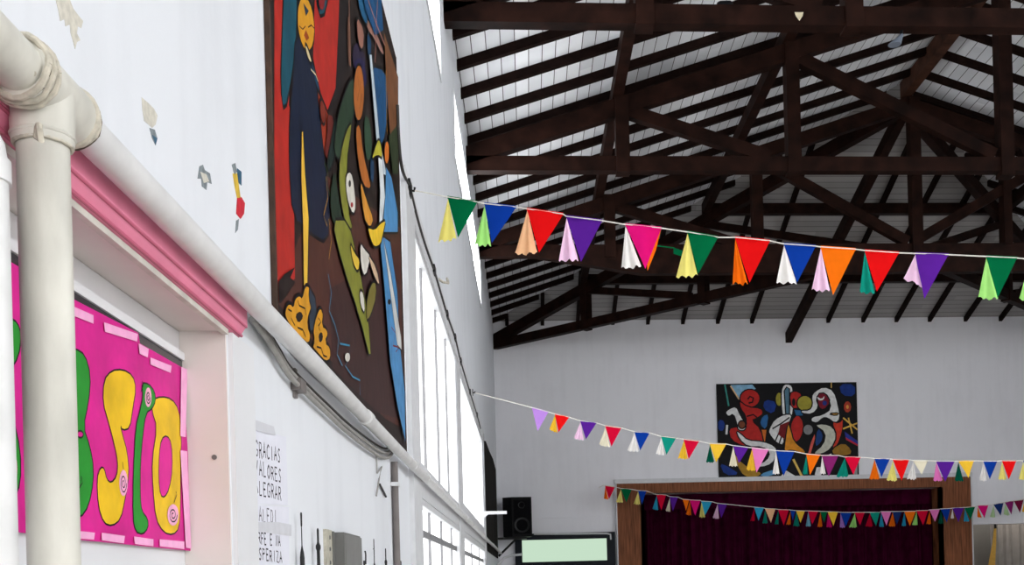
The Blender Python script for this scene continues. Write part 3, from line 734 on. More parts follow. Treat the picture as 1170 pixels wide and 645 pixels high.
base = [Q(81, 578), Q(838, 568), Q(822, 73), Q(83, 86)]
base = [at(x, y, 1, YP) for x, y in ((820, 546), (980, 544), (980, 436), (820, 438.5))]
fx0, fx1 = (base[0].x + base[3].x) / 2, (base[1].x + base[2].x) / 2; fz0, fz1 = (base[0].z + base[1].z) / 2, (base[2].z + base[3].z) / 2
base = [inv((fx0, YP, fz0)), inv((fx1, YP, fz0)), inv((fx1, YP, fz1)), inv((fx0, YP, fz1))]
t = thing('painted_canvas', 'colourful abstract painting on the far wall above the stage', 'painting', (fx0, YF, fz0))
painted('canvas', base, K, fm, 1, YP, -1, 0.0006, 0.035, 0.012, t)

# ---------------------------------------------------------------- stage on the far wall
t = thing('proscenium_arch', 'brown wooden proscenium frame around the dark maroon stage curtain', 'stage frame', (4.9, YF, 1.0))
m = MB(); m.box((1.63, YF - 0.1, 1.0), (2.13, YF + 0.02, 3.14)); m.box((2.06, YF - 0.1, 1.0), (2.13, YF + 0.3, 3.14)); m.build('side_panel', M_STAGE, t)
m = MB(); m.box((7.64, YF - 0.1, 1.0), (8.24, YF + 0.02, 3.14)); m.box((7.64, YF - 0.1, 1.0), (7.70, YF + 0.3, 3.14)); m.build('side_panel', M_STAGE, t)
m = MB(); m.box((1.63, YF - 0.1, 3.14), (8.24, YF + 0.02, 3.322)); m.build('header_panel', M_STAGE, t)
m = MB(); m.box((1.615, YF - 0.115, 1.0), (1.635, YF, 3.32)); m.build('edge_strip', M_FRAME, t)
m = MB(); m.box((8.235, YF - 0.115, 1.0), (8.255, YF, 3.32)); m.build('edge_strip', M_FRAME, t)
m = MB(); m.box((1.0, YF + 0.02, 0.9), (8.05, YF + 1.9, 1.0)); m.box((1.63, YF - 0.1, 0.0), (8.24, YF - 0.0, 1.0)); struct(m.build('floor_stage', M_STAGE))
def drape(x0, x1, y, z0, z1, pitch, amp, n, seed):
    rnd = random.Random(seed); m = MB(); cols = []
    for i in range(n + 1):
        x = x0 + (x1 - x0) * i / n; ph = 2 * math.pi * (x - x0) / pitch
        yy = y + amp * math.sin(ph + 0.8 * math.sin(ph * 0.37)) + amp * 0.4 * math.sin(ph * 2.3 + 1) + rnd.uniform(-.1, .1) * amp
        cols.append((x, yy))
    vs = []; fs = []
    for (x, yy) in cols: vs += [(x, yy, z0), (x, yy, z1)]
    for i in range(n): fs.append((2*i, 2*i+2, 2*i+3, 2*i+1))
    k = len(vs); vs += [(a, b + 0.006, c) for a, b, c in vs]
    fs += [tuple(j + k for j in f)[::-1] for f in fs]
    m.add(vs, fs); return m
t = thing('stage_curtain', 'dark maroon pleated curtain closing the stage opening', 'curtain', (4.9, YF + 0.5, 1.0))
drape(1.9, 4.95, YF + 0.48, 1.0, 3.2, 0.21, 0.05, 220, 1).build('curtain_panel', M_CURT, t, True)
drape(4.85, 7.95, YF + 0.53, 1.0, 3.2, 0.22, 0.05, 220, 2).build('curtain_panel', M_CURT, t, True)
drape(1.9, 7.95, YF + 0.34, 2.86, 3.3, 0.34, 0.03, 200, 3).build('valance', M_CURT, t, True)
# side opening: pale curtain and hanging yellow sash
tag(drape(9.0, 10.85, YF + 0.85, 0.3, 2.9, 0.2, 0.03, 120, 4).build('side_curtain', M_GCURT, smooth=True), 'beige curtain hanging inside the low opening beside the stage', 'curtain')
m = MB()
a = [at(1137, 601, 1, YF + 0.15), at(1136, 620, 1, YF + 0.15), at(1133, 645, 1, YF + 0.15), at(1131, 670, 1, YF + 0.15)]
for i in range(3):
    w0, w1 = (0.015, 0.03, 0.06, 0.07)[i:i+2]
    m.prism([a[i] + Vector((-w0, 0, 0)), a[i] + Vector((w0, -0.02, 0)), a[i+1] + Vector((w1, -0.02, 0)), a[i+1] + Vector((-w1, 0, 0))], (0.005, 0.03, 0))
t = thing('sash', 'yellow cloth sash hanging in the side opening by the stage', 'sash', a[0])
m.build('cloth_strip', M_YELLOW, t)
m = MB(); m.tube([a[0] + Vector((0, -0.01, -0.04)), a[0] + Vector((0, 0, 0.09))], 0.02); m.build('hook', M_IRON, t)

# added fill light, no visible source, brightening the room behind the low opening
ld = bpy.data.lights.new('side_room_fill', 'POINT'); ld.energy = 13; ld.shadow_soft_size = 0.15; ld.color = (1, 0.95, 0.88)
lo = bpy.data.objects.new('side_room_fill', ld); COL.objects.link(lo); lo.location = (9.4, YF + 0.62, 3.1)
# speaker in the corner
sc = at(590, 600, 1, 19.3)
ys0 = 19.15
p0, p1 = at(575, 613, 1, ys0), at(607, 567, 1, ys0)
t = thing('loudspeaker', 'black loudspeaker cabinet mounted high in the far corner', 'speaker', ((p0.x + p1.x) / 2, ys0 + 0.2, p0.z))
m = MB(); cx0, cx1 = p0.x, p1.x; mid = cx0 + (cx1 - cx0) * 0.32
m.prism([(cx0, ys0 + 0.12, p0.z), (mid, ys0, p0.z), (cx1, ys0 + 0.04, p0.z), (cx1 - 0.06, ys0 + 0.45, p0.z), (cx0 + 0.08, ys0 + 0.45, p0.z)], (0, 0, p1.z - p0.z)); m.build('cabinet', M_BLACK, t)
m = MB(); m.box((mid + 0.03, ys0 - 0.004, p0.z + 0.05), (cx1 - 0.03, ys0 + 0.03, p1.z - 0.05)); m.build('grille', mat('speaker_mesh', (0.006, 0.006, 0.007, 1), 0.8, 0.4, 120, spec=0.02), t)
m = MB(); m.lathe((mid + 0.17, ys0 - 0.012, p0.z + 0.2), [(0.13, 0.01), (0.135, 0.0), (0.11, 0.004), (0.04, 0.03)], 24, 'Y'); m.build('woofer', M_IRON, t, True)
m = MB(); m.lathe((mid + 0.17, ys0 - 0.012, p0.z + 0.55), [(0.06, 0.01), (0.06, 0.0), (0.03, 0.015)], 20, 'Y'); m.build('tweeter', M_IRON, t, True)
t = thing('speaker_bracket', 'dark triangular wall bracket under the corner loudspeaker', 'bracket', (XL, ys0 + 0.25, p0.z - 0.03))
m = MB(); m.box((XL, ys0 + 0.15, p0.z - 0.035), (cx1 - 0.1, ys0 + 0.4, p0.z - 0.004)); m.build('shelf_plate', M_IRON, t)
m = MB(); m.tube([(XL, ys0 + 0.25, p0.z - 0.33), (cx0 + 0.22, ys0 + 0.25, p0.z - 0.03)], 0.02); m.build('strut', M_IRON, t)

# dark framed backlit panel beside the stage
yp = 19.80
a, b = at(589, 645, 1, yp), at(702.5, 607, 1, yp); g0, g1 = at(597, 642, 1, yp), at(693, 614.5, 1, yp)
zb = g0.z - 0.14
t = thing('display_panel', 'dark framed panel glowing pale green between speaker and stage', 'screen', ((a.x + b.x) / 2, yp, zb))
m = MB(); m.box((a.x, yp - 0.02, zb), (g0.x, YF - 0.002, b.z)); m.box((g1.x, yp - 0.02, zb), (b.x, YF - 0.002, b.z)); m.box((g0.x, yp - 0.02, g1.z), (g1.x, YF - 0.002, b.z)); m.box((g0.x, yp - 0.02, zb), (g1.x, YF - 0.002, g0.z)); m.build('frame', M_NAVY, t)
m = MB(); m.box((g0.x, yp, g0.z), (g1.x, YF - 0.002, g1.z)); m.build('lit_screen', M_GLOW, t)
q = [at(610, 609.5, 1, yp - 0.05), at(640, 609.5, 1, yp - 0.05), at(693, 609, 1, yp - 0.05), at(697.5, 610, 1, yp - 0.05), at(698, 616, 1, yp - 0.05)]
tag(MB().tube(q, 0.016).build('white_conduit', M_FRAME, smooth=True), 'thin white conduit running along the top of the dark glowing panel', 'conduit')

# black hanging panel and white brackets near the far corner
t = thing('black_drape', 'black board hanging on the wall beyond the window bay', 'panel', (XL + 0.05, 13.5, 2.0))
m = MB(); zt0, zt1 = 3.34, 3.52
m.prism([(XL + 0.002, 13.5, 2.0), (XL + 0.002, 18.6, 2.0), (XL + 0.002, 18.6, 3.50), (XL + 0.002, 17.2, 3.52), (XL + 0.002, 15.6, 3.45), (XL + 0.002, 14.2, 3.42), (XL + 0.002, 13.5, 3.34)], (0.016, 0, 0))
m.build('drape_cloth', mat('black_cloth', (0.011, 0.009, 0.008, 1), 0.85, 0.6, 5, spec=0.05), t)
m = MB(); m.box((XL + 0.002, 13.44, 1.95), (XL + 0.022, 13.5, 3.42)); m.build('edge_batten', M_IRON, t)
pa = at(549, 585.5, 0, XL); Yb = 12.6
pb = at(579, 585, 1, Yb)
t = thing('wall_bracket', 'white steel bracket sticking out from the wall in front of the black board', 'bracket', (XL, Yb, pb.z))
m = MB(); m.box((XL, Yb - 0.015, pb.z - 0.018), (pb.x, Yb + 0.015, pb.z + 0.018)); m.build('arm', M_FRAME, t)
m = MB(); m.prism([(XL, Yb - 0.01, pb.z - 0.08), (XL + 0.08, Yb - 0.01, pb.z - 0.018), (XL, Yb - 0.01, pb.z - 0.018)], (0, 0.02, 0)); m.build('gusset', M_FRAME, t)
q = [at(571, 643, 1, 18.2), at(576, 637, 1, 18.2), at(584, 634, 1, 18.2), at(596, 633, 1, 18.2)]
q = [Vector((XL, 18.2, q[0].z - 0.03))] + q
tag(MB().tube(q, 0.022).build('lamp_arm', M_FRAME, smooth=True), 'white curved wall arm under the corner loudspeaker', 'bracket')

# ---------------------------------------------------------------- pipes on the near wall
PX, PZ = -0.475, 2.106
def ang_ring(c, R, r, axis, n=18, k=8, wob=0.0, seed=0):
    """cord ring round a pipe"""
    rnd = random.Random(seed); m = MB(); pts = []
    for i in range(n + 1):
        a = 2 * math.pi * i / n
        w_ = rnd.uniform(-wob, wob) if 0 < i < n else 0
        if axis == 'Y': pts.append((c[0] + R * math.cos(a), c[1] + w_, c[2] + R * math.sin(a)))
        else: pts.append((c[0] + R * math.cos(a), c[1] + R * math.sin(a), c[2] + w_))
    m.tube(pts, r, k); return m
TY = 1.139
t = thing('drain_pipe', 'long pale pipe along the white wall with a tee and vertical drop', 'pipe', (PX, TY, 0))
m = MB(); ypts = [TY + 0.05 + (19.6 - TY - 0.05) * i / 40 for i in range(41)]
m.tube([(PX + 0.002 * math.sin(y * 1.3), y, PZ + 0.003 * math.sin(y * 0.8)) for y in ypts], 0.0202, 18); m.build('wall_run', M_PIPE2, t, True)
m = MB(); m.tube([(PX, -0.5, PZ + 0.002), (PX, TY - 0.03, PZ)], 0.0245, 24); m.build('inlet_run', M_PIPE, t, True)
m = MB(); m.tube([(PX, TY, 0.0), (PX, TY, 1.0), (PX, TY, PZ - 0.04)], 0.0246, 28); m.build('drop', M_PIPE, t, True)
m = MB(); m.tube([(PX, TY - 0.055, PZ), (PX, TY - 0.05, PZ), (PX, TY + 0.067, PZ), (PX, TY + 0.072, PZ)], [0.0295, 0.031, 0.031, 0.0295], 28)
m.tube([(PX, TY, PZ), (PX, TY, PZ - 0.05), (PX, TY, PZ - 0.056)], [0.031, 0.0295, 0.0285], 28); tee = m.build('tee_joint', M_PIPE, t, True)
for yy, R, wob, sd in ((TY - 0.046, 0.0315, 0.002, 1), (TY - 0.055, 0.030, 0.003, 2), (TY - 0.038, 0.032, 0.004, 3), (TY + 0.062, 0.031, 0.0015, 4), (TY + 0.070, 0.029, 0.002, 5)):
    ang_ring((PX, yy, PZ), R, 0.0034, 'Y', 22, 8, wob, sd).build('cord_wrap', M_ROPE, tee, True)
for zz_, R, mt in ((PZ - 0.047, 0.0285, M_PIPE), (PZ - 0.055, 0.0265, M_ROPE)):
    ang_ring((PX, TY, zz_), R, 0.0024, 'Z', 26, 8, 0.0006, 9).build('collar_ring', mt, tee, True)
for yy in (TY - 0.050, TY + 0.0755): ang_ring((PX, yy, PZ), 0.0285, 0.0025, 'Y', 26, 8, 0.001, 8).build('grimy_joint', M_GRIME, tee, True)
m = MB(); kx = at(42, 150, 0, PX + 0.024); m.tube([kx + Vector((0.002, 0, 0.006)), kx + Vector((0.004, -0.004, 0)), kx + Vector((0.003, 0.001, -0.008)), kx + Vector((-0.002, 0.004, -0.004)), kx + Vector((0.001, 0, 0.005))], 0.0032, 8); m.build('cord_knot', M_ROPE, tee, True)
for i, y in enumerate((3.35, 4.7, 5.7, 6.05, 8.6, 11.4)):
    m = MB(); m.tube([(PX, y - 0.03, PZ), (PX, y + 0.03, PZ)], 0.0235, 18); m.build('sleeve', M_PIPE2, t, True)
for y in (5.25, 7.2, 9.5, 12.0, 15.0):
    ang_ring((PX, y, PZ), 0.0215, 0.003, 'Y').build('pipe_clip', M_PIPE2, t, True)
# second vertical pipe with an elbow into the wall
y2 = 1.003
t = thing('vent_pipe', 'white vertical pipe with rounded elbow top at the photo edge', 'pipe', (PX, y2, 0))
m = MB(); m.tube([(PX, y2, 0), (PX, y2, 1.0), (PX, y2, 1.985)] + [(PX - 0.03 * (1 - math.cos(a)), y2, 1.985 + 0.03 * math.sin(a)) for a in (0.3, 0.6, 0.9, 1.2, 1.5)] + [(XL, y2, 2.015)], 0.0246, 24); m.build('pipe_body', M_PIPE2, t, True)
m = MB(); m.tube([(PX, y2, 1.965), (PX, y2, 1.985)], 0.027, 24); m.build('collar', M_PIPE2, t, True)
# thin wires lying on top of the inlet pipe
q = [at(-20, 15, 0, PX), at(0, 32, 0, PX), at(14, 46, 0, PX), at(26, 52, 0, PX), at(34, 66, 0, PX + 0.01), at(38, 84, 0, PX + 0.02)]
tag(MB().tube(q, 0.0028, 8).build('thin_wire', M_ROPE, smooth=True), 'thin pale wire looped over the pipe tee in the corner', 'wire')

# pink shutter box over the recessed door
PE = at(278, 365, 0, -0.505).y
t = thing('shutter_box', 'pink sheet metal shutter box under the pipe above the poster', 'shutter box', (XL, 0.3, 2.04))
prof = [(XL + 0.001, 2.115), (-0.501, 2.112), (-0.498, 2.105), (-0.498, 2.078), (-0.503, 2.072), (-0.509, 2.063), (-0.512, 2.058), (XL + 0.001, 2.055)]
m = MB(); m.prism([(x, 0.3, z) for x, z in prof], (0, PE - 0.3, 0)); m.build('cover', M_PINK, t)
m = MB(); m.tube([(-0.500, 0.3, 2.076), (-0.500, PE, 2.076)], 0.0022, 8); m.tube([(-0.509, 0.3, 2.060), (-0.509, PE, 2.060)], 0.0028, 8); m.build('seam', M_DPINK, t, True)
m = MB(); m.box((XL - 0.004, 0.36, 2.047), (-0.514, JY - 0.01, 2.056)); m.build('guide_rail', M_PIPE, t)

# door recess: reveal, door leaf with a dark pane, trim upright
m = MB(); m.box((XL - 0.1, 0.35, 2.055), (XL - 0.001, JY - 0.001, 2.06)); m.box((XL - 0.1, JY - 0.005, 0), (XL - 0.001, JY, 2.056)); m.box((XL - 0.1, 0.35, 0), (XL - 0.001, 0.355, 2.056)); struct(m.build('trim_8', M_JAMB))
XD = -0.600
m = MB(); m.box((XD - 0.03, 0.356, 0), (XD, JY - 0.006, 2.054))
d = struct(m.build('door_1', M_DOORW))
da, db = at(85, 334, 0, XD), at(208, 405, 0, XD)
ztop = at(150, 377, 0, XD).z
m = MB()
fy0, fy1, fz0_, fz1_ = 0.6, db.y, 1.70, ztop
m.box((XD, fy0, fz0_), (XD + 0.004, fy1, fz1_)); m.build('pane', mat('dark_glass', (0.03, 0.03, 0.035, 1), 0.2), d)
m = MB()
for bx in (((XD, fy0, fz1_), (XD + 0.008, fy1 + 0.02, fz1_ + 0.014)), ((XD, fy1, fz0_), (XD + 0.008, fy1 + 0.02, fz1_)), ((XD, fy0, fz0_ - 0.014), (XD + 0.008, fy1 + 0.02, fz0_))): m.box(*bx)
m.build('glazing_bead', M_DOORW, d)
m = MB(); m.box((XL, JY + 0.005, 0), (XL + 0.009, at(287, 500, 0, XL).y, 2.054)); struct(m.build('trim_9', M_DOORW))
c = at(245, 522, 1, JY - 0.0055); m = MB(); m.lathe(c, [(0.0045, -0.002), (0.0045, 0.0)], 14, 'Y'); m.build('latch_hole', M_GREY, d)

# poster taped over the door pane
XO = XD + 0.0095
MAG = (208, 36, 138)
Z2 = lambda x, y: (.5345 * x, 300 + .5349 * y)
GRN, YL2, PNK = (40, 138, 46), (224, 182, 32), (236, 168, 198)
Bp = sm(zz(Z2, (100,180),(160,182),(182,196),(194,240),(190,295),(178,350),(192,390),(201,440),(196,495),(182,535),(160,548),(100,548)), 1)
Sp = sm(zz(Z2, (222,250),(238,230),(262,227),(284,240),(291,268),(284,310),(278,353),(262,358),(257,345),(262,368),(272,402),(276,450),(268,503),(258,548),(240,562),(222,556),(210,520),(207,460),(215,436),(223,438),(228,462),(238,470),(250,455),(252,425),(245,390),(232,340),(220,300)), 1)
Ip = sm(zz(Z2, (303,256),(318,258),(331,275),(333,295),(325,312),(312,320),(305,370),(300,430),(300,500),(303,530),(316,546),(317,566),(305,580),(290,574),(284,545),(285,450),(290,350),(300,312),(306,285)), 1)
Op = sm(zz(Z2, (326,292),(345,285),(367,290),(382,312),(388,362),(386,430),(386,520),(383,567),(370,581),(350,576),(333,547),(327,480),(325,420),(336,350),(325,318)), 1)
Oh = sm(zz(Z2, (345,375),(357,368),(367,385),(369,440),(362,482),(352,501),(343,497),(339,460),(340,410)), 1)
Lp = sm(zz(Z2, (-20,116),(20,116),(38,128),(46,155),(40,200),(20,232),(26,320),(44,400),(44,470),(30,505),(-20,512)), 1)
spir = lambda cx, cy, rx, ry: [Z2(cx + rx * (1 - a / 14.0) * math.cos(a), cy + ry * (1 - a / 14.0) * math.sin(a)) for a in [0.6 * i for i in range(20)]]
pl = [('p', GRN, Lp), ('p', GRN, Bp), ('p', MAG, sm(zz(Z2, (165,360),(174,358),(179,366),(175,374),(166,372)), 1)), ('p', YL2, Sp), ('p', YL2, Op), ('p', MAG, Oh), ('p', GRN, Ip),
      ('p', PNK, [Z2(*q) for q in ell(24, 440, 13, 44)], 0), ('l', (30, 20, 24), 1.0, spir(24, 440, 10, 34)),
      ('p', PNK, [Z2(*q) for q in ell(264, 470, 9, 28)], 0), ('l', (30, 20, 24), 0.8, spir(264, 470, 7, 22)),
      ('p', PNK, [Z2(*q) for q in ell(317, 287, 7, 21)], 0), ('l', (30, 20, 24), 0.8, spir(317, 287, 5, 15)),
      ('p', PNK, [Z2(*q) for q in ell(370, 538, 12, 23)], 0), ('l', (30, 20, 24), 0.8, spir(370, 538, 9, 17)),
      ('l', (20, 16, 20), 0.8, zz(Z2, (302,275),(306,262),(304,252))), ('l', (20, 16, 20), 0.7, zz(Z2, (262,425),(264,440))), ('l', (20, 16, 20), 0.7, zz(Z2, (372,512),(378,495),(376,488))),
      ('l', (20, 16, 20), 0.9, zz(Z2, (170,480),(176,470),(174,455)))]
pbase = [(-70, 597), (8, 606), (88, 616), (219, 629), (216, 540), (209, 420), (160, 392), (158, 380), (85, 342), (9, 297), (-70, 250)]
t = thing('poster', 'magenta hand-painted poster with bulging green and yellow letters on the door', 'poster', (XO, 1.0, 1.65))
painted('poster_sheet', pbase, MAG, pl, 0, XO, 1, 0.0001, 0.0006, 0.0013, t)
M_TP = mat('pink_tape', srgb(240, 170, 212), 0.5, 0.06, 60)
for q in ([(155,92),(200,112),(200,130),(155,112)], [(223,127),(295,152),(293,168),(225,147)], [(297,172),(318,184),(316,202),(299,194)], [(322,202),(367,220),(365,235),(322,217)],
          [(388,222),(401,228),(397,372),(386,370)], [(386,400),(400,402),(409,610),(398,608)], [(165,572),(203,576),(201,591),(165,588)], [(218,576),(267,583),(265,599),(218,592)],
          [(287,584),(328,590),(328,605),(289,600)], [(342,590),(394,595),(394,611),(342,605)], [(15,547),(29,552),(29,571),(15,566)], [(10,0),(20,6),(20,24),(10,18)]):
    m = MB(); m.prism([at(*Z2(a_, b_), 0, XO + 0.0025) for a_, b_ in q], (-0.0004, 0, 0)); m.build('tape_strip', M_TP, t)

# ---------------------------------------------------------------- small things on the wall under the pipe
# slack cables hooked to the pipe
def wallpath(px, off): return [at(x, y, 0, XL + off) for x, y in px]
def smooth_path(pts, n=6):
    out = []; P_ = [pts[0]] + pts + [pts[-1]]
    for i in range(1, len(P_) - 2):
        a, b, c, d_ = P_[i-1], P_[i], P_[i+1], P_[i+2]
        for k in range(n):
            s = k / n
            out.append(0.5 * ((2 * b) + (c - a) * s + (2*a - 5*b + 4*c - d_) * s * s + (3*b - a - 3*c + d_) * s ** 3))
    out.append(P_[-2]); return out
cp = [(288, 364), (304, 385), (318, 408), (330, 428), (345, 444), (360, 459), (376, 474), (395, 492), (415, 508), (434, 521), (444, 522), (450, 514)]
for i, (dy, off, r, mt, lb) in enumerate(((0, 0.016, 0.006, M_CABLE, 'thick grey cable sagging below the pipe, the outermost of the loose bundle'),
                                           (-6, 0.012, 0.0055, M_CABLE, 'grey cable sagging below the pipe, in the middle of the loose bundle'),
                                           (-11, 0.010, 0.0035, M_DCABLE, 'thin dark cable sagging below the pipe, the innermost of the loose bundle'))):
    pts = smooth_path([Vector(p) for p in wallpath([(x, y + dy) for x, y in cp], off)])
    tag(MB().tube(pts, r, 10).build('cable', mt, smooth=True), lb, 'cable', 'cables sagging below the pipe')
c = at(341, 441, 0, XL + 0.012)
m = MB(); m.box(c + Vector((-0.011, -0.03, -0.012)), c + Vector((0.012, 0.03, 0.014))); m.box(c + Vector((-0.0115, -0.008, -0.026)), c + Vector((-0.004, 0.012, 0.04)))
tag(m.build('cable_clamp', M_CONDUIT, origin=c), 'small grey clamp holding the sagging cables to the wall', 'clamp')
# dark strip drawn in for the shadow line along the pipe
pts = smooth_path([Vector(p) for p in wallpath([(322, 384), (345, 412), (380, 446), (410, 474), (440, 502), (452, 514)], 0.008)])
tag(MB().tube(pts, 0.004, 8).build('cable', M_DCABLE, smooth=True), 'straight dark strip drawn as the shadow line close under the pipe', 'cable', 'cables sagging below the pipe')
# conduit going down
yc = at(451.5, 560, 0, XL + 0.015).y
t = thing('conduit', 'vertical grey conduit going down the wall beside the window upright', 'conduit', (XL + 0.015, yc, 0))
m = MB(); m.tube([(XL + 0.015, yc, 0.0), (XL + 0.015, yc, 2.075)], 0.013, 14); m.build('tube', M_CONDUIT, t, True)
m = MB(); m.box((XL, yc - 0.03, 1.98), (XL + 0.03, yc + 0.03, 1.995)); m.build('clip', M_FRAME, t)
# bits of wire near it
tag(MB().tube(wallpath([(430, 520), (431, 540), (436, 533), (433, 548), (430, 566)], 0.008), 0.003, 6).build('loose_wire', M_CABLE, smooth=True), 'short pale wire dangling from the cable end near the conduit', 'wire')
tag(MB().tube(wallpath([(434, 553), (441, 567)], 0.006), 0.004, 6).build('dark_pin', M_IRON, smooth=True), 'short dark pin stuck in the wall beside the conduit', 'pin')

# grey switch box and pale plate
yb0, yb1 = 2.94, 3.22; zt = at(398, 609, 0, XL + 0.035).z
t = thing('switch_box', 'grey metal switch box on the wall among black hanging tools', 'switch box', (XL, yb0, zt - 0.3))
m = MB(); m.box((XL, yb0, zt - 0.3), (XL + 0.036, yb1, zt)); m.build('box_body', M_GREY, t)
m = MB(); m.box((XL + 0.036, yb0 + 0.006, zt - 0.295), (XL + 0.041, yb1 - 0.006, zt - 0.005)); m.build('lid', mat('grey_lid', srgb(124, 124, 122), 0.45, 0.06, 25), t)
m = MB(); m.box((XL, yb0 - 0.02, zt - 0.29), (XL + 0.012, yb0, zt + 0.002)); m.build('back_flange', M_GREY, t)
zt2 = at(378, 605, 0, XL + 0.01).z
t = thing('switch_plate', 'pale worn metal plate beside the grey switch box', 'plate', (XL, 2.86, zt2 - 0.16))
m = MB(); m.box((XL, 2.84, zt2 - 0.15), (XL + 0.008, 2.925, zt2)); m.build('plate', mat('worn_pale_metal', srgb(176, 172, 158), 0.5, 0.25, 60), t)
for dz in (0.02, 0.05, 0.085):
    m = MB(); m.lathe((XL + 0.008, 2.885, zt2 - dz), [(0.006, 0), (0.005, 0.002), (0.003, 0.003)], 10, 'X'); m.build('screw', M_GREY, t, True)

# slim black tools hanging on the wall: (px x, px y of the top, profile in px of radius at depth)
def tool(name, x, y, prof, label, extra=None, grip=None):
    c = at(x, y, 0, XL + 0.014); s = c.y / 1250 * 1.02
    t = thing(name, label, 'tool', c - Vector((0, 0, prof[-1][1] * s)), 'black tools hung along the wall')
    k = grip or len(prof) // 2
    up, lo = prof[:k + 1], prof[k:]
    def lat(pr): 
        m = MB(); ax = Vector((0, 0, -1)); m.tube_fixed([c + ax * (h * s) for r, h in pr], [min(r * s, 0.0135) if False else r * s for r, h in pr], ax, 12)
        return m
    for (pr, nm) in ((up, 'shaft'), (lo, 'handle')):
        m = lat(pr)
        m.v = [(XL + 0.014 + (p[0] - XL - 0.014) * 0.6, p[1], p[2]) for p in m.v]
        m.build(nm, M_IRON, t, True)
    if extra: extra(t, c, s)
    return t
def ring_part(dy, R, rr, dyy=0):
    def f(t, c, s):
        m = MB(); pts = [c + Vector((0.0, (dyy + R * math.cos(a)) * s, (-dy + R * math.sin(a)) * s)) for a in [2 * math.pi * i / 16 for i in range(17)]]
        m.tube(pts, rr * s, 8); m.build('ring', M_IRON, t, True)
    return f
def cross_part(dy, L_, rr):
    def f(t, c, s):
        m = MB(); m.tube([c + Vector((0, -L_ * s, -dy * s)), c + Vector((0, 0, -dy * s))], rr * s, 8); m.build('peg', M_IRON, t, True)
    return f
tool('hanging_tool', 344, 585, [(1.2, 0), (1.8, 1.5), (1.6, 8), (1.5, 14), (0.8, 16), (0.9, 36), (1.6, 39), (3.2, 44), (4.2, 50), (4.2, 70), (3.5, 120)], 'long thin black tool with a flared lower body, beside the handwritten sheets', None, 5)
tool('hanging_tool', 363, 603, [(1.0, 0), (2.0, 2), (1.9, 14), (2.4, 17), (4.4, 19), (4.6, 22), (3.0, 25), (3.0, 40), (2.6, 90)], 'thick black tool with a collar ring, just before the pale plate', ring_part(20, 3.2, 0.9, 3.6), 3)
tool('hanging_tool', 427, 615, [(0.6, 0), (0.9, 2), (0.9, 26), (1.8, 29), (2.0, 50), (1.8, 80)], 'thin black rod with a side peg, beyond the grey switch box', cross_part(11.5, 4.5, 0.6), 2)
tool('hanging_tool', 440.5, 626, [(0.7, 0), (1.0, 1), (1.1, 12), (2.6, 15), (2.0, 18), (1.6, 24), (1.6, 60)], 'short black tool with a knob, right before the grey conduit', None, 3)
tool('hanging_tool', 458, 640, [(0.6, 0), (1.2, 2), (1.0, 8), (1.6, 12), (1.5, 50)], 'small black tool top showing past the grey conduit', cross_part(3, 2.5, 0.5), 2)
def hookp(t, c, s):
    m = MB(); m.tube([c + Vector((0, (-1 + 3.5 * math.sin(a)) * s, (-6 + 6 * math.cos(a)) * s)) for a in [0.25 * i for i in range(11)]] + [c + Vector((0, 0, -14 * s))], 0.9 * s, 8); m.build('hook', M_IRON, t, True)
tool('hanging_tool', 416, 640, [(1.6, 0), (1.8, 3), (1.6, 20), (1.6, 50)], 'black curved hook tool against the edge of the switch box', None, 1)
c = at(417.5, 630, 0, XL + 0.014); s = c.y / 1250
m = MB(); m.tube([c + Vector((0, (-2 + 4.0 * math.sin(a)) * s, (-4 + 4.5 * math.cos(a)) * s)) for a in [-0.4 + 0.25 * i for i in range(11)]] + [c + Vector((0, 0, -14 * s))], 0.85 * s, 8)
tag(m.build('wall_hook', M_IRON, smooth=True), 'small black curved hook beside the far edge of the grey switch box', 'hook')

# handwritten sheets
STK = {'G': [[(.9,.8),(.6,1),(.2,.85),(.05,.45),(.25,.05),(.7,.05),(.9,.4),(.55,.42)]], 'R': [[(.1,0),(.1,1),(.65,.95),(.8,.72),(.6,.52),(.1,.5)],[(.45,.5),(.9,0)]],
 'A': [[(0,0),(.45,1),(.9,0)],[(.2,.38),(.72,.38)]], 'C': [[(.85,.85),(.5,1),(.12,.75),(.05,.3),(.4,.02),(.85,.12)]], 'I': [[(.45,0),(.5,1)]],
 'S': [[(.8,.9),(.45,1),(.15,.78),(.4,.55),(.75,.35),(.6,.05),(.1,.08)]], 'V': [[(0,1),(.4,0),(.85,1)]], 'L': [[(.1,1),(.1,0),(.75,.03)]],
 'O': [[(.45,1),(.1,.7),(.1,.25),(.45,0),(.8,.3),(.8,.72),(.45,1)]], 'E': [[(.8,.98),(.1,1),(.1,0),(.8,.03)],[(.1,.52),(.65,.52)]], 'P': [[(.1,0),(.1,1),(.7,.92),(.75,.62),(.1,.5)]],
 'F': [[(.1,0),(.1,1),(.8,.97)],[(.1,.55),(.6,.55)]], 'N': [[(.05,0),(.1,1),(.75,.02),(.8,1)]], 'D': [[(.1,0),(.1,1),(.6,.9),(.8,.5),(.6,.08),(.1,0)]], 'Z': [[(.05,1),(.8,.97),(.05,.03),(.85,0)]],
 'T': [[(0,1),(.9,.98)],[(.45,1),(.45,0)]], ' ': []}
rnd = random.Random(5)
def writing(m, text, px0, px1, x, hw):
    """text between two lower corner pixels; letter height from the third"""
    a = at(px0[0], px0[1], 0, x); b = at(px1[0], px1[1], 0, x); h = px0[2]
    n = len(text); step = (b - a) / n
    for i, ch in enumerate(text):
        j = [rnd.uniform(-.06, .06) for _ in range(4)]
        for st in STK[ch]:
            m.ribbon([a + step * (i + 0.1 + 0.8 * (u + j[0] * v)) + Vector((0, 0, h * (v * (1 + j[1]) + j[2]))) for u, v in st], hw, (1, 0, 0))
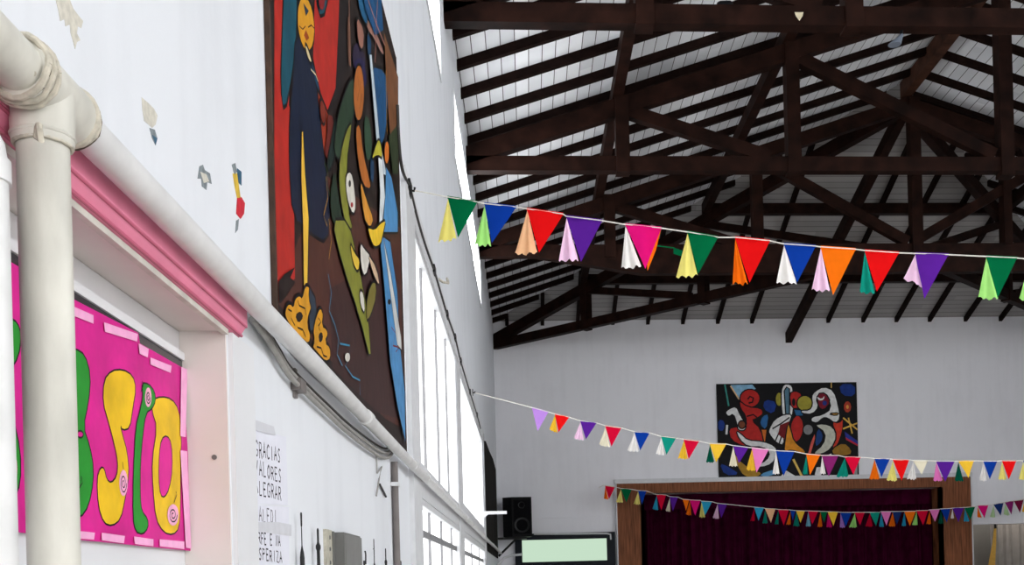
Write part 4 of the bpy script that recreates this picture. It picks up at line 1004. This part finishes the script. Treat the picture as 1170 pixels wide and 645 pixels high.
XS = XL + 0.0015
def sheet(px, lines, label, lift=0.0, faded=()):
    x = XS + lift
    pts = [at(a_, b_, 0, x) for a_, b_ in px]
    t = thing('paper_sheet', label, 'paper sheet', pts[0], 'handwritten sheets on the wall')
    m = MB(); m.prism(pts, (-0.0006, 0, 0)); m.build('sheet', M_PAPER, t)
    m = MB()
    for i, (tx, p0_, p1_) in enumerate(lines):
        m.mi_(1 if i in faded else 0); writing(m, tx, p0_, p1_, x + 0.0005, 0.0019)
    m.build('handwriting', [M_INK, M_INK2], t)
    return t
sheet([(288, 575), (329, 577), (327, 499), (288, 488)], [('GRACIAS', (291, 521, .030), (321, 527.5, 0)), ('VALORES', (291, 541, .028), (322, 551, 0)), ('ALEGRAR', (291, 563, .027), (322, 571, 0))],
      'upper white sheet with handwritten words, taped beside the door trim')
sheet([(288, 668), (331, 664), (330, 579), (288, 576)], [('CALEDI', (291, 594, .027), (317, 598, 0)), ('ORFE E NA', (291, 620, .022), (321, 624, 0)), ('ESPERIZA', (291, 638, .022), (323, 643, 0))],
      'lower white sheet with handwritten words, below the other sheet', 0.0008, (0,))
for px, lb in (([(287, 606), (333, 612), (333, 599), (318, 596), (287, 596)], 'wide grey tape band across the lower handwritten sheet'), ([(287, 490), (315, 497), (313, 487), (288, 478)], 'grey tape strip along the top of the handwritten sheets')):
    m = MB(); m.prism([at(a_, b_, 0, XS + 0.0022) for a_, b_ in px], (-0.0004, 0, 0)); o = m.build('tape_band', M_TAPE); tag(o, lb, 'tape', 'grey tape bands')

# cable along the top of the window bay with clips
wp = [(454, 120), (456, 165), (460, 195), (468, 214), (476, 246), (485, 277), (496, 309), (504, 336), (511, 360), (520, 386), (526.5, 413), (537, 448), (545, 474), (549, 489)]
pts = smooth_path([at(x, y, 0, XL + 0.024) for x, y in wp], 4)
t = thing('window_cable', 'dark cable drooping along the head of the window bay', 'cable', pts[0])
MB().tube(pts, 0.007, 8).build('cable_run', M_DCABLE, t, True)
for x, y in ((468, 214), (496, 309), (511, 360), (520, 386), (526.5, 413), (537, 448), (545, 474)):
    c = at(x, y, 0, XL + 0.024); m = MB(); m.box(c + Vector((-0.022, -0.05, -0.02)), c + Vector((0.008, 0.05, 0.025))); m.build('clip', M_IRON, t)
# hooks that the strings are tied to
H1 = at(470, 217, 0, XL + 0.03); H2 = at(541, 448, 0, XL + 0.03)
for h, lb in ((H1, 'dark wall hook holding the nearest string of pennants'), (H2, 'dark wall hook holding the middle string of pennants')):
    m = MB(); m.tube([h + Vector((-0.03, 0, 0.01)), h + Vector((-0.01, 0, 0.0)), h + Vector((0.012, 0, -0.004)), h + Vector((0.016, 0, 0.012))], 0.006, 8); m.box(h + Vector((-0.01, -0.03, -0.03)), h + Vector((-0.004, 0.03, 0.03)))
    tag(m.build('wall_hook', M_IRON, smooth=True, origin=h), lb, 'hook')
c = at(506, 322, 0, XL + 0.03); m = MB(); m.tube([c + Vector((-0.03, -0.1, 0)), c + Vector((0, 0, 0)), c + Vector((0.03, 0.06, 0.01)), c + Vector((0.02, 0.1, 0.05))], 0.008, 8)
tag(m.build('white_cleat', M_ROPE, smooth=True), 'pale wire cleat sticking out above the window bay', 'hook')

# ---------------------------------------------------------------- strings of pennants
PC = {'green': (6, 104, 62), 'blue': (18, 60, 158), 'red': (232, 22, 24), 'purple': (92, 36, 150), 'magenta': (228, 24, 124), 'orange': (250, 118, 20), 'yellow': (250, 200, 60), 'crimson': (214, 16, 56),
      'white': (250, 246, 242), 'violet': (190, 140, 226), 'pink': (240, 130, 200), 'cream': (240, 232, 206), 'cyan': (50, 170, 210), 'peach': (250, 196, 150), 'teal': (22, 150, 130), 'navy': (30, 52, 110),
      'plum': (140, 40, 110), 'maroon': (120, 22, 60), 'lime': (176, 240, 136), 'pale yellow': (252, 240, 136), 'pale pink': (252, 212, 240), 'pale green': (190, 222, 170), 'dark green': (10, 90, 70), 'light blue': (140, 204, 232)}
def garland(label, cat, Y, flags, pre, post, rcord, tail_out):
    """flags: colour, top corners and tip in px, then tail colour and its hem ends in px (or None)"""
    root = thing('pennant_string', label, cat, pre[0], 'strings of pennants')
    cord = [Vector(p) for p in pre]
    rg = random.Random(int(Y * 10))
    for fl in flags:
        cname, TL, TR, tip = fl[0], fl[1], fl[2], fl[3]
        tl, tr, tp = at(*TL, 1, Y), at(*TR, 1, Y), at(*tip, 1, Y)
        cord += [tl, tr]
        wd = (tr - tl).length
        # pennant: subdivided triangle with a soft billow
        N = 8; bill = wd * rg.uniform(0.05, 0.13) * rg.choice((1, -1)); ph = rg.uniform(0, 3); vs = []; ix = {}
        for i in range(N + 1):
            for j in range(N + 1 - i):
                a, b = j / N, i / N                     # a along the top, b down
                p = tl * (1 - a - b) + tr * a + tp * b
                p = p + Vector((0, bill * math.sin(math.pi * (a + b * 0.5) + ph * 0.2) * (0.25 + b) + wd * 0.02 * math.sin(5 * a + 4 * b + ph), 0))
                ix[i, j] = len(vs); vs.append(p)
        fs = []
        for i in range(N):
            for j in range(N - i):
                fs.append((ix[i, j], ix[i, j+1], ix[i+1, j]))
                if j < N - i - 1: fs.append((ix[i, j+1], ix[i+1, j+1], ix[i+1, j]))
        m = MB(); m.add(vs, fs)
        m.add([tl + Vector((0, -.002, .006)), tr + Vector((0, -.002, .006)), tr + Vector((0, -.002, -.008)), tl + Vector((0, -.002, -.008))], [(0, 1, 2, 3)])
        pen = m.build('pennant', cloth('cloth_' + cname.replace(' ', '_'), srgb(*PC[cname]), 0.22), root, True)
        pen['label'] = '%s triangular pennant%s' % (cname, (' with %s paper tail' % fl[4]) if len(fl) > 4 and fl[4] else '')
        if len(fl) > 4 and fl[4]:
            ap = at(TL[0] + 0.5, TL[1] + 1, 1, Y); hl, hr = at(*fl[5], 1, Y), at(*fl[6], 1, Y)
            nf = 22; rows = 7; vs = []; fs = []
            ph = rg.uniform(0, 6)
            for r in range(rows + 1):
                s = r / rows
                for k in range(nf + 1):
                    u = k / nf
                    q = hl.lerp(hr, u); e = s ** 0.8
                    p = ap.lerp(q, e)
                    # keep the side lines from pinching at once, flute towards the hem, jagged hem
                    p.y += tail_out * wd * (0.10 * math.sin(math.pi * u) * s + 0.06 * s * math.sin(u * 10 + ph)) + 0.006
                    if r == rows: p.z += (hl - ap).length * 0.025 * math.sin(u * 19 + ph * 2) + rg.uniform(-1, 1) * 0.012 * (hl - ap).length
                    p.z -= (hl - ap).length * 0.035 * math.sin(math.pi * u) * s
                    vs.append(p)
            for r in range(rows):
                for k in range(nf):
                    a = r * (nf + 1) + k; fs.append((a, a + 1, a + nf + 2, a + nf + 1))
            m = MB(); m.add(vs, fs)
            tl_o = m.build('paper_tail', cloth('tail_' + fl[4].replace(' ', '_'), srgb(*PC[fl[4]]), 0.5), pen, True)
            tl_o['label'] = '%s fringed paper tail' % fl[4]
    cord += [Vector(p) for p in post]
    MB().tube(cord, rcord, 8).build('string', M_CORD, root, True)
    return root

Y1 = H1.y
G1 = [('green', (511.4,225), (545.5,230.7), (523.7,272.7), 'pale yellow', (500.5,275), (521.5,272)), ('blue', (553.3,232.4), (590,236.5), (562,278.5), 'lime', (542,279), (561,280)),
 ('red', (602,238.5), (643.5,244.5), (615.8,289.4), 'peach', (588.5,290), (614,288)), ('purple', (647,247), (688,252), (664,298), 'pale pink', (638.5,297), (661,296)),
 ('magenta', (714.3,256.3), (755.6,260.4), (737,308), 'white', (710,306), (733,303)), ('green', (785.3,264.8), (820.4,271), (797,314), 'pale yellow', (773,315.5), (797,314)),
 ('red', (839.8,271), (879.7,275), (857,322), 'orange', (837.5,323), (854.5,323)), ('blue', (895.7,278.5), (932,281), (911.4,322), 'white', (887,322), (911,323)),
 ('orange', (937.7,281.9), (977.6,284.6), (953,336), 'pale pink', (927.5,331), (949,331)), ('red', (988,286), (1027,288.7), (1002.5,332.5), 'teal', (982,333), (1001,335)),
 ('purple', (1045.8,289.4), (1083.7,290.8), (1054,343), 'pale pink', (1033,318), (1056,328)), ('green', (1127,292.8), (1161.8,294.5), (1140.6,340), 'lime', (1117.8,340), (1142,340)),
 ('crimson', (1176,296), (1212,297.5), (1190,345), 'lime', (1166,341), (1190,343)), ('blue', (1232,298), (1268,299), (1247,345), 'white', (1222,344), (1246,345))]
g1 = garland('nearest string of large pennants across the hall, tied above the window bay', 'bunting', Y1, G1, [H1, at(490, 220.5, 1, Y1)],
        [Vector((3.6, Y1, at(1290, 300, 1, Y1).z)), Vector((6.0, Y1, 3.22)), Vector((9.0, Y1, 3.45)), Vector((XR_, Y1, 3.7))], 0.0032, -1)
# second cloth showing behind one magenta pennant
Y2 = H2.y
G2 = [('violet', (607.7,465.2), (626.6,470.2), (614.4,492)), ('red', (633.8,472.5), (650.4,476.3), (638.2,493.7), 'yellow', (627.5,490), (637,494)), ('purple', (662.9,480.3), (681.8,482.7), (669.3,502), 'pale pink', (655.6,500.5), (667,502)),
 ('crimson', (691.4,486), (710,488.5), (698.7,509.7), 'cream', (684.5,507.5), (697,510)), ('blue', (724.8,492.8), (742.2,494.3), (731.2,514.6), 'white', (716.7,514.6), (730,515)), ('teal', (755.3,498), (772.5,500), (761.7,519), 'white', (749.5,518), (759,519)),
 ('crimson', (781.2,501.5), (798.9,503.6), (787,524), 'yellow', (774.8,522.8), (786,524)), ('yellow', (810.9,506.4), (829.8,506.9), (818.5,528), 'dark green', (807,527.5), (816,527.5)), ('purple', (837.4,508.6), (855.4,510.8), (844.5,528.6), 'cream', (833,531.5), (843,532)),
 ('pink', (859,511.2), (878.2,513.4), (864.7,539.4), 'yellow', (852.8,536), (863.5,537)), ('blue', (886.4,514.5), (907.9,515.5), (895.6,543.3), 'white', (882.5,540.5), (891,540.5)), ('orange', (921.2,518.2), (937.2,519.5), (926,542), 'teal', (917,540.5), (923,541)),
 ('plum', (939,519.9), (958,519.9), (947.7,543.8), 'white', (937,540), (944,541)), ('crimson', (965,521.6), (983.5,522), (974.4,542.3), 'teal', (956,544), (969.4,543.8)), ('blue', (999,523.5), (1016.8,524), (1006.7,545), 'orange', (993.6,546.5), (1005,546.5)),
 ('red', (1020,524.6), (1038.7,525.2), (1029.4,549.2), 'pale yellow', (1013.5,548), (1025,548.7)), ('cream', (1043.4,526), (1060,526), (1053.8,541.6), 'white', (1036.5,546.5), (1047,547)), ('purple', (1069.6,526.5), (1090.7,526.5), (1080.6,549.8), 'pink', (1067,548.5), (1077,548.7)),
 ('yellow', (1094.8,526.5), (1113,526), (1105.7,546), 'dark green', (1090.7,548.7), (1101,549)), ('blue', (1123.5,526.5), (1139.4,526.5), (1131.7,547), 'white', (1119,548), (1128,548.5)), ('red', (1144.8,526), (1161.2,526), (1153.6,547), 'pale yellow', (1141,547), (1150,547)),
 ('blue', (1169,526), (1186,525.5), (1178,547), 'pale yellow', (1164,547), (1172,547)), ('red', (1194,525), (1211,524.5), (1203,546), 'white', (1189,546), (1199,546))]
garland('middle string of pennants crossing in front of the far painting', 'bunting', Y2, G2, [H2, at(575, 456.5, 1, Y2)],
        [at(1300, 520, 1, Y2), Vector((9.0, Y2, 3.1)), Vector((XR_, Y2, 3.45))], 0.0045, -1)
Y3 = 19.3
G3 = [('crimson', (691.2,554.2), (702.7,555.9), (695.9,570), 'orange', (690,569), (695,570)), ('green', (709,557.5), (721.9,558.6), (715.6,574), 'pale yellow', (704,573), (712,573.5)), ('blue', (728.7,560), (738.8,560.5), (733.4,575.5), 'pale yellow', (724,575), (731.5,576)),
 ('crimson', (750,564.6), (761,565), (755.5,583), 'cyan', (745.5,581), (752,582)), ('purple', (765,566.8), (774.7,567.6), (768.6,583.8), 'cream', (760.5,583), (766,584)), ('orange', (779.9,569.8), (787.5,570.5), (784,583)), ('magenta', (788,570.6), (800.4,571.2), (794.4,588.7), 'orange', (783.5,587), (790,588)),
 ('cyan', (801.2,572), (813.5,572.8), (805.3,589), 'pale yellow', (799,590), (806,590.5)), ('purple', (819.5,574.5), (830.7,575.6), (824.4,591.4), 'pale pink', (814.5,591), (821.5,592)),
 ('cyan', (861.5,578.8), (872.7,579.8), (866.4,594.4), 'crimson', (857.5,594.5), (862.5,594.5)), ('peach', (874,580.4), (886,581), (880.6,597), 'teal', (871.5,597), (877,597)), ('crimson', (889,581.5), (901.4,582), (895.7,599.8), 'teal', (885,598), (889.5,598)),
 ('blue', (902.8,582.3), (908.8,582.8), (906,594), 'orange', (898.5,598.5), (903.5,598.5)), ('yellow', (909.6,582.9), (919.7,583.2), (914.8,597), 'teal', (906.5,600), (913.5,600.5)), ('crimson', (923,583.2), (934.8,583.6), (928.5,598.5), 'light blue', (921,600.5), (926.5,600.5)),
 ('green', (937,583.7), (945,584), (941.5,597), 'orange', (934,601), (940,601)), ('yellow', (945.7,584.2), (957.5,584.5), (951.7,600.6), 'magenta', (944.5,601.5), (951,601.5)), ('blue', (960,584.8), (973,585), (966.8,601), 'violet', (959.5,601.8), (966,602)),
 ('crimson', (976.4,584.8), (988,584.8), (983,599.8), 'lime', (970.5,601.8), (979,601.8)), ('teal', (993.6,584.8), (1005.3,584.8), (1000.4,600.6), 'crimson', (989,600.6), (997,600.8)), ('pink', (1006.4,584), (1018,584), (1013.3,599.8), 'cyan', (1004.5,601), (1010,601)),
 ('navy', (1019.6,584), (1030.5,583.8), (1025,599), 'orange', (1015.5,600.5), (1023,600.5)), ('orange', (1033,583.7), (1046.4,583.5), (1040,600.6), 'cyan', (1030,600), (1035.5,600)), ('crimson', (1047,582.9), (1060.6,582.6), (1055,599.8), 'lime', (1042,599), (1049,599)),
 ('pink', (1062,582), (1073.7,581.3), (1068.8,595.7), 'orange', (1058.5,598), (1064,598)), ('blue', (1074.8,581), (1085.8,580.4), (1082.5,596.5), 'dark green', (1071.5,597.5), (1078.5,597.5)), ('purple', (1088,580), (1101.6,579.3), (1094.8,596.3), 'white', (1086,591.5), (1090.5,591.8)),
 ('green', (1102,579.3), (1114.2,578.5), (1108.5,593.8), 'cyan', (1101.5,595), (1107.5,595)), ('magenta', (1116.7,577.4), (1129.5,576.6), (1124.3,591.6), 'orange', (1116.5,590), (1122,591)), ('navy', (1135,575.8), (1146.7,573.8), (1143,588.9), 'pale green', (1131,590), (1137.5,590.5)),
 ('plum', (1148,573.3), (1158.5,571.7), (1155,587.5), 'pale green', (1147,587.5), (1154,588)), ('maroon', (1158.5,571.7), (1169.4,570.3), (1166,585.6), None), ('cream', (1170.5,570), (1182,568), (1177,583), 'yellow', (1168,584), (1174,584))]
garland('farthest string of small pennants sagging across the front of the stage', 'bunting', Y3, G3, [Vector((at(688,553,1,Y3).x - 0.02, YF - 0.02, at(688,553.4,1,Y3).z)), at(689.5, 553.9, 1, Y3)],
        [at(1195, 565, 1, Y3), Vector((XR_, Y3, 3.6))], 0.006, -1)
# orange slip of cloth behind the magenta pennant of the near string
tl, tr, tp = at(735, 259, 1, Y1 + 0.012), at(755.5, 261, 1, Y1 + 0.012), at(740, 309, 1, Y1 + 0.012)
pts = [tl, tr, tr.lerp(tp, 0.5) + Vector((0.008, 0.01, 0)), tp + Vector((0, 0.004, 0))]
m = MB(); m.add(pts, [(0, 1, 2, 3)])
o = m.build('pennant', cloth('cloth_orange', srgb(*PC['orange']), 0.22), g1); o['label'] = 'orange pennant turned behind the magenta one'
# lone small pennant and cloth scraps
p = at(913, 15, 1, T1Y - 0.15); d_ = 0.035
m = MB(); m.prism([p + Vector((-0.034, 0, 0.008)), p + Vector((0.034, 0, 0.008)), p + Vector((0.028, 0, -0.02)), p + Vector((0.002, 0, -0.058)), p + Vector((-0.026, 0, -0.018))], (0, 0.004, 0))
tag(m.build('cloth_scrap', cloth('tail_cream', srgb(*PC['cream']), 0.45), origin=p), 'small lone cream pennant stuck on the nearest tie beam', 'pennant')
p = at(774, 287, 1, 13.9)
m = MB(); m.prism([p + Vector((-0.05, 0, 0.05)), p + Vector((0.06, 0, 0.01)), p + Vector((0.04, 0, -0.06)), p + Vector((-0.05, 0, -0.03))], (0.01, 0.004, 0)); m.tube([p + Vector((-0.34, 0.275, 0.17)), p + Vector((-0.04, 0, 0.045))], 0.008, 6)
tag(m.build('cloth_scrap', cloth('cloth_green', srgb(*PC['green']), 0.22), origin=p), 'small green scrap on a string among the roof timbers', 'pennant')
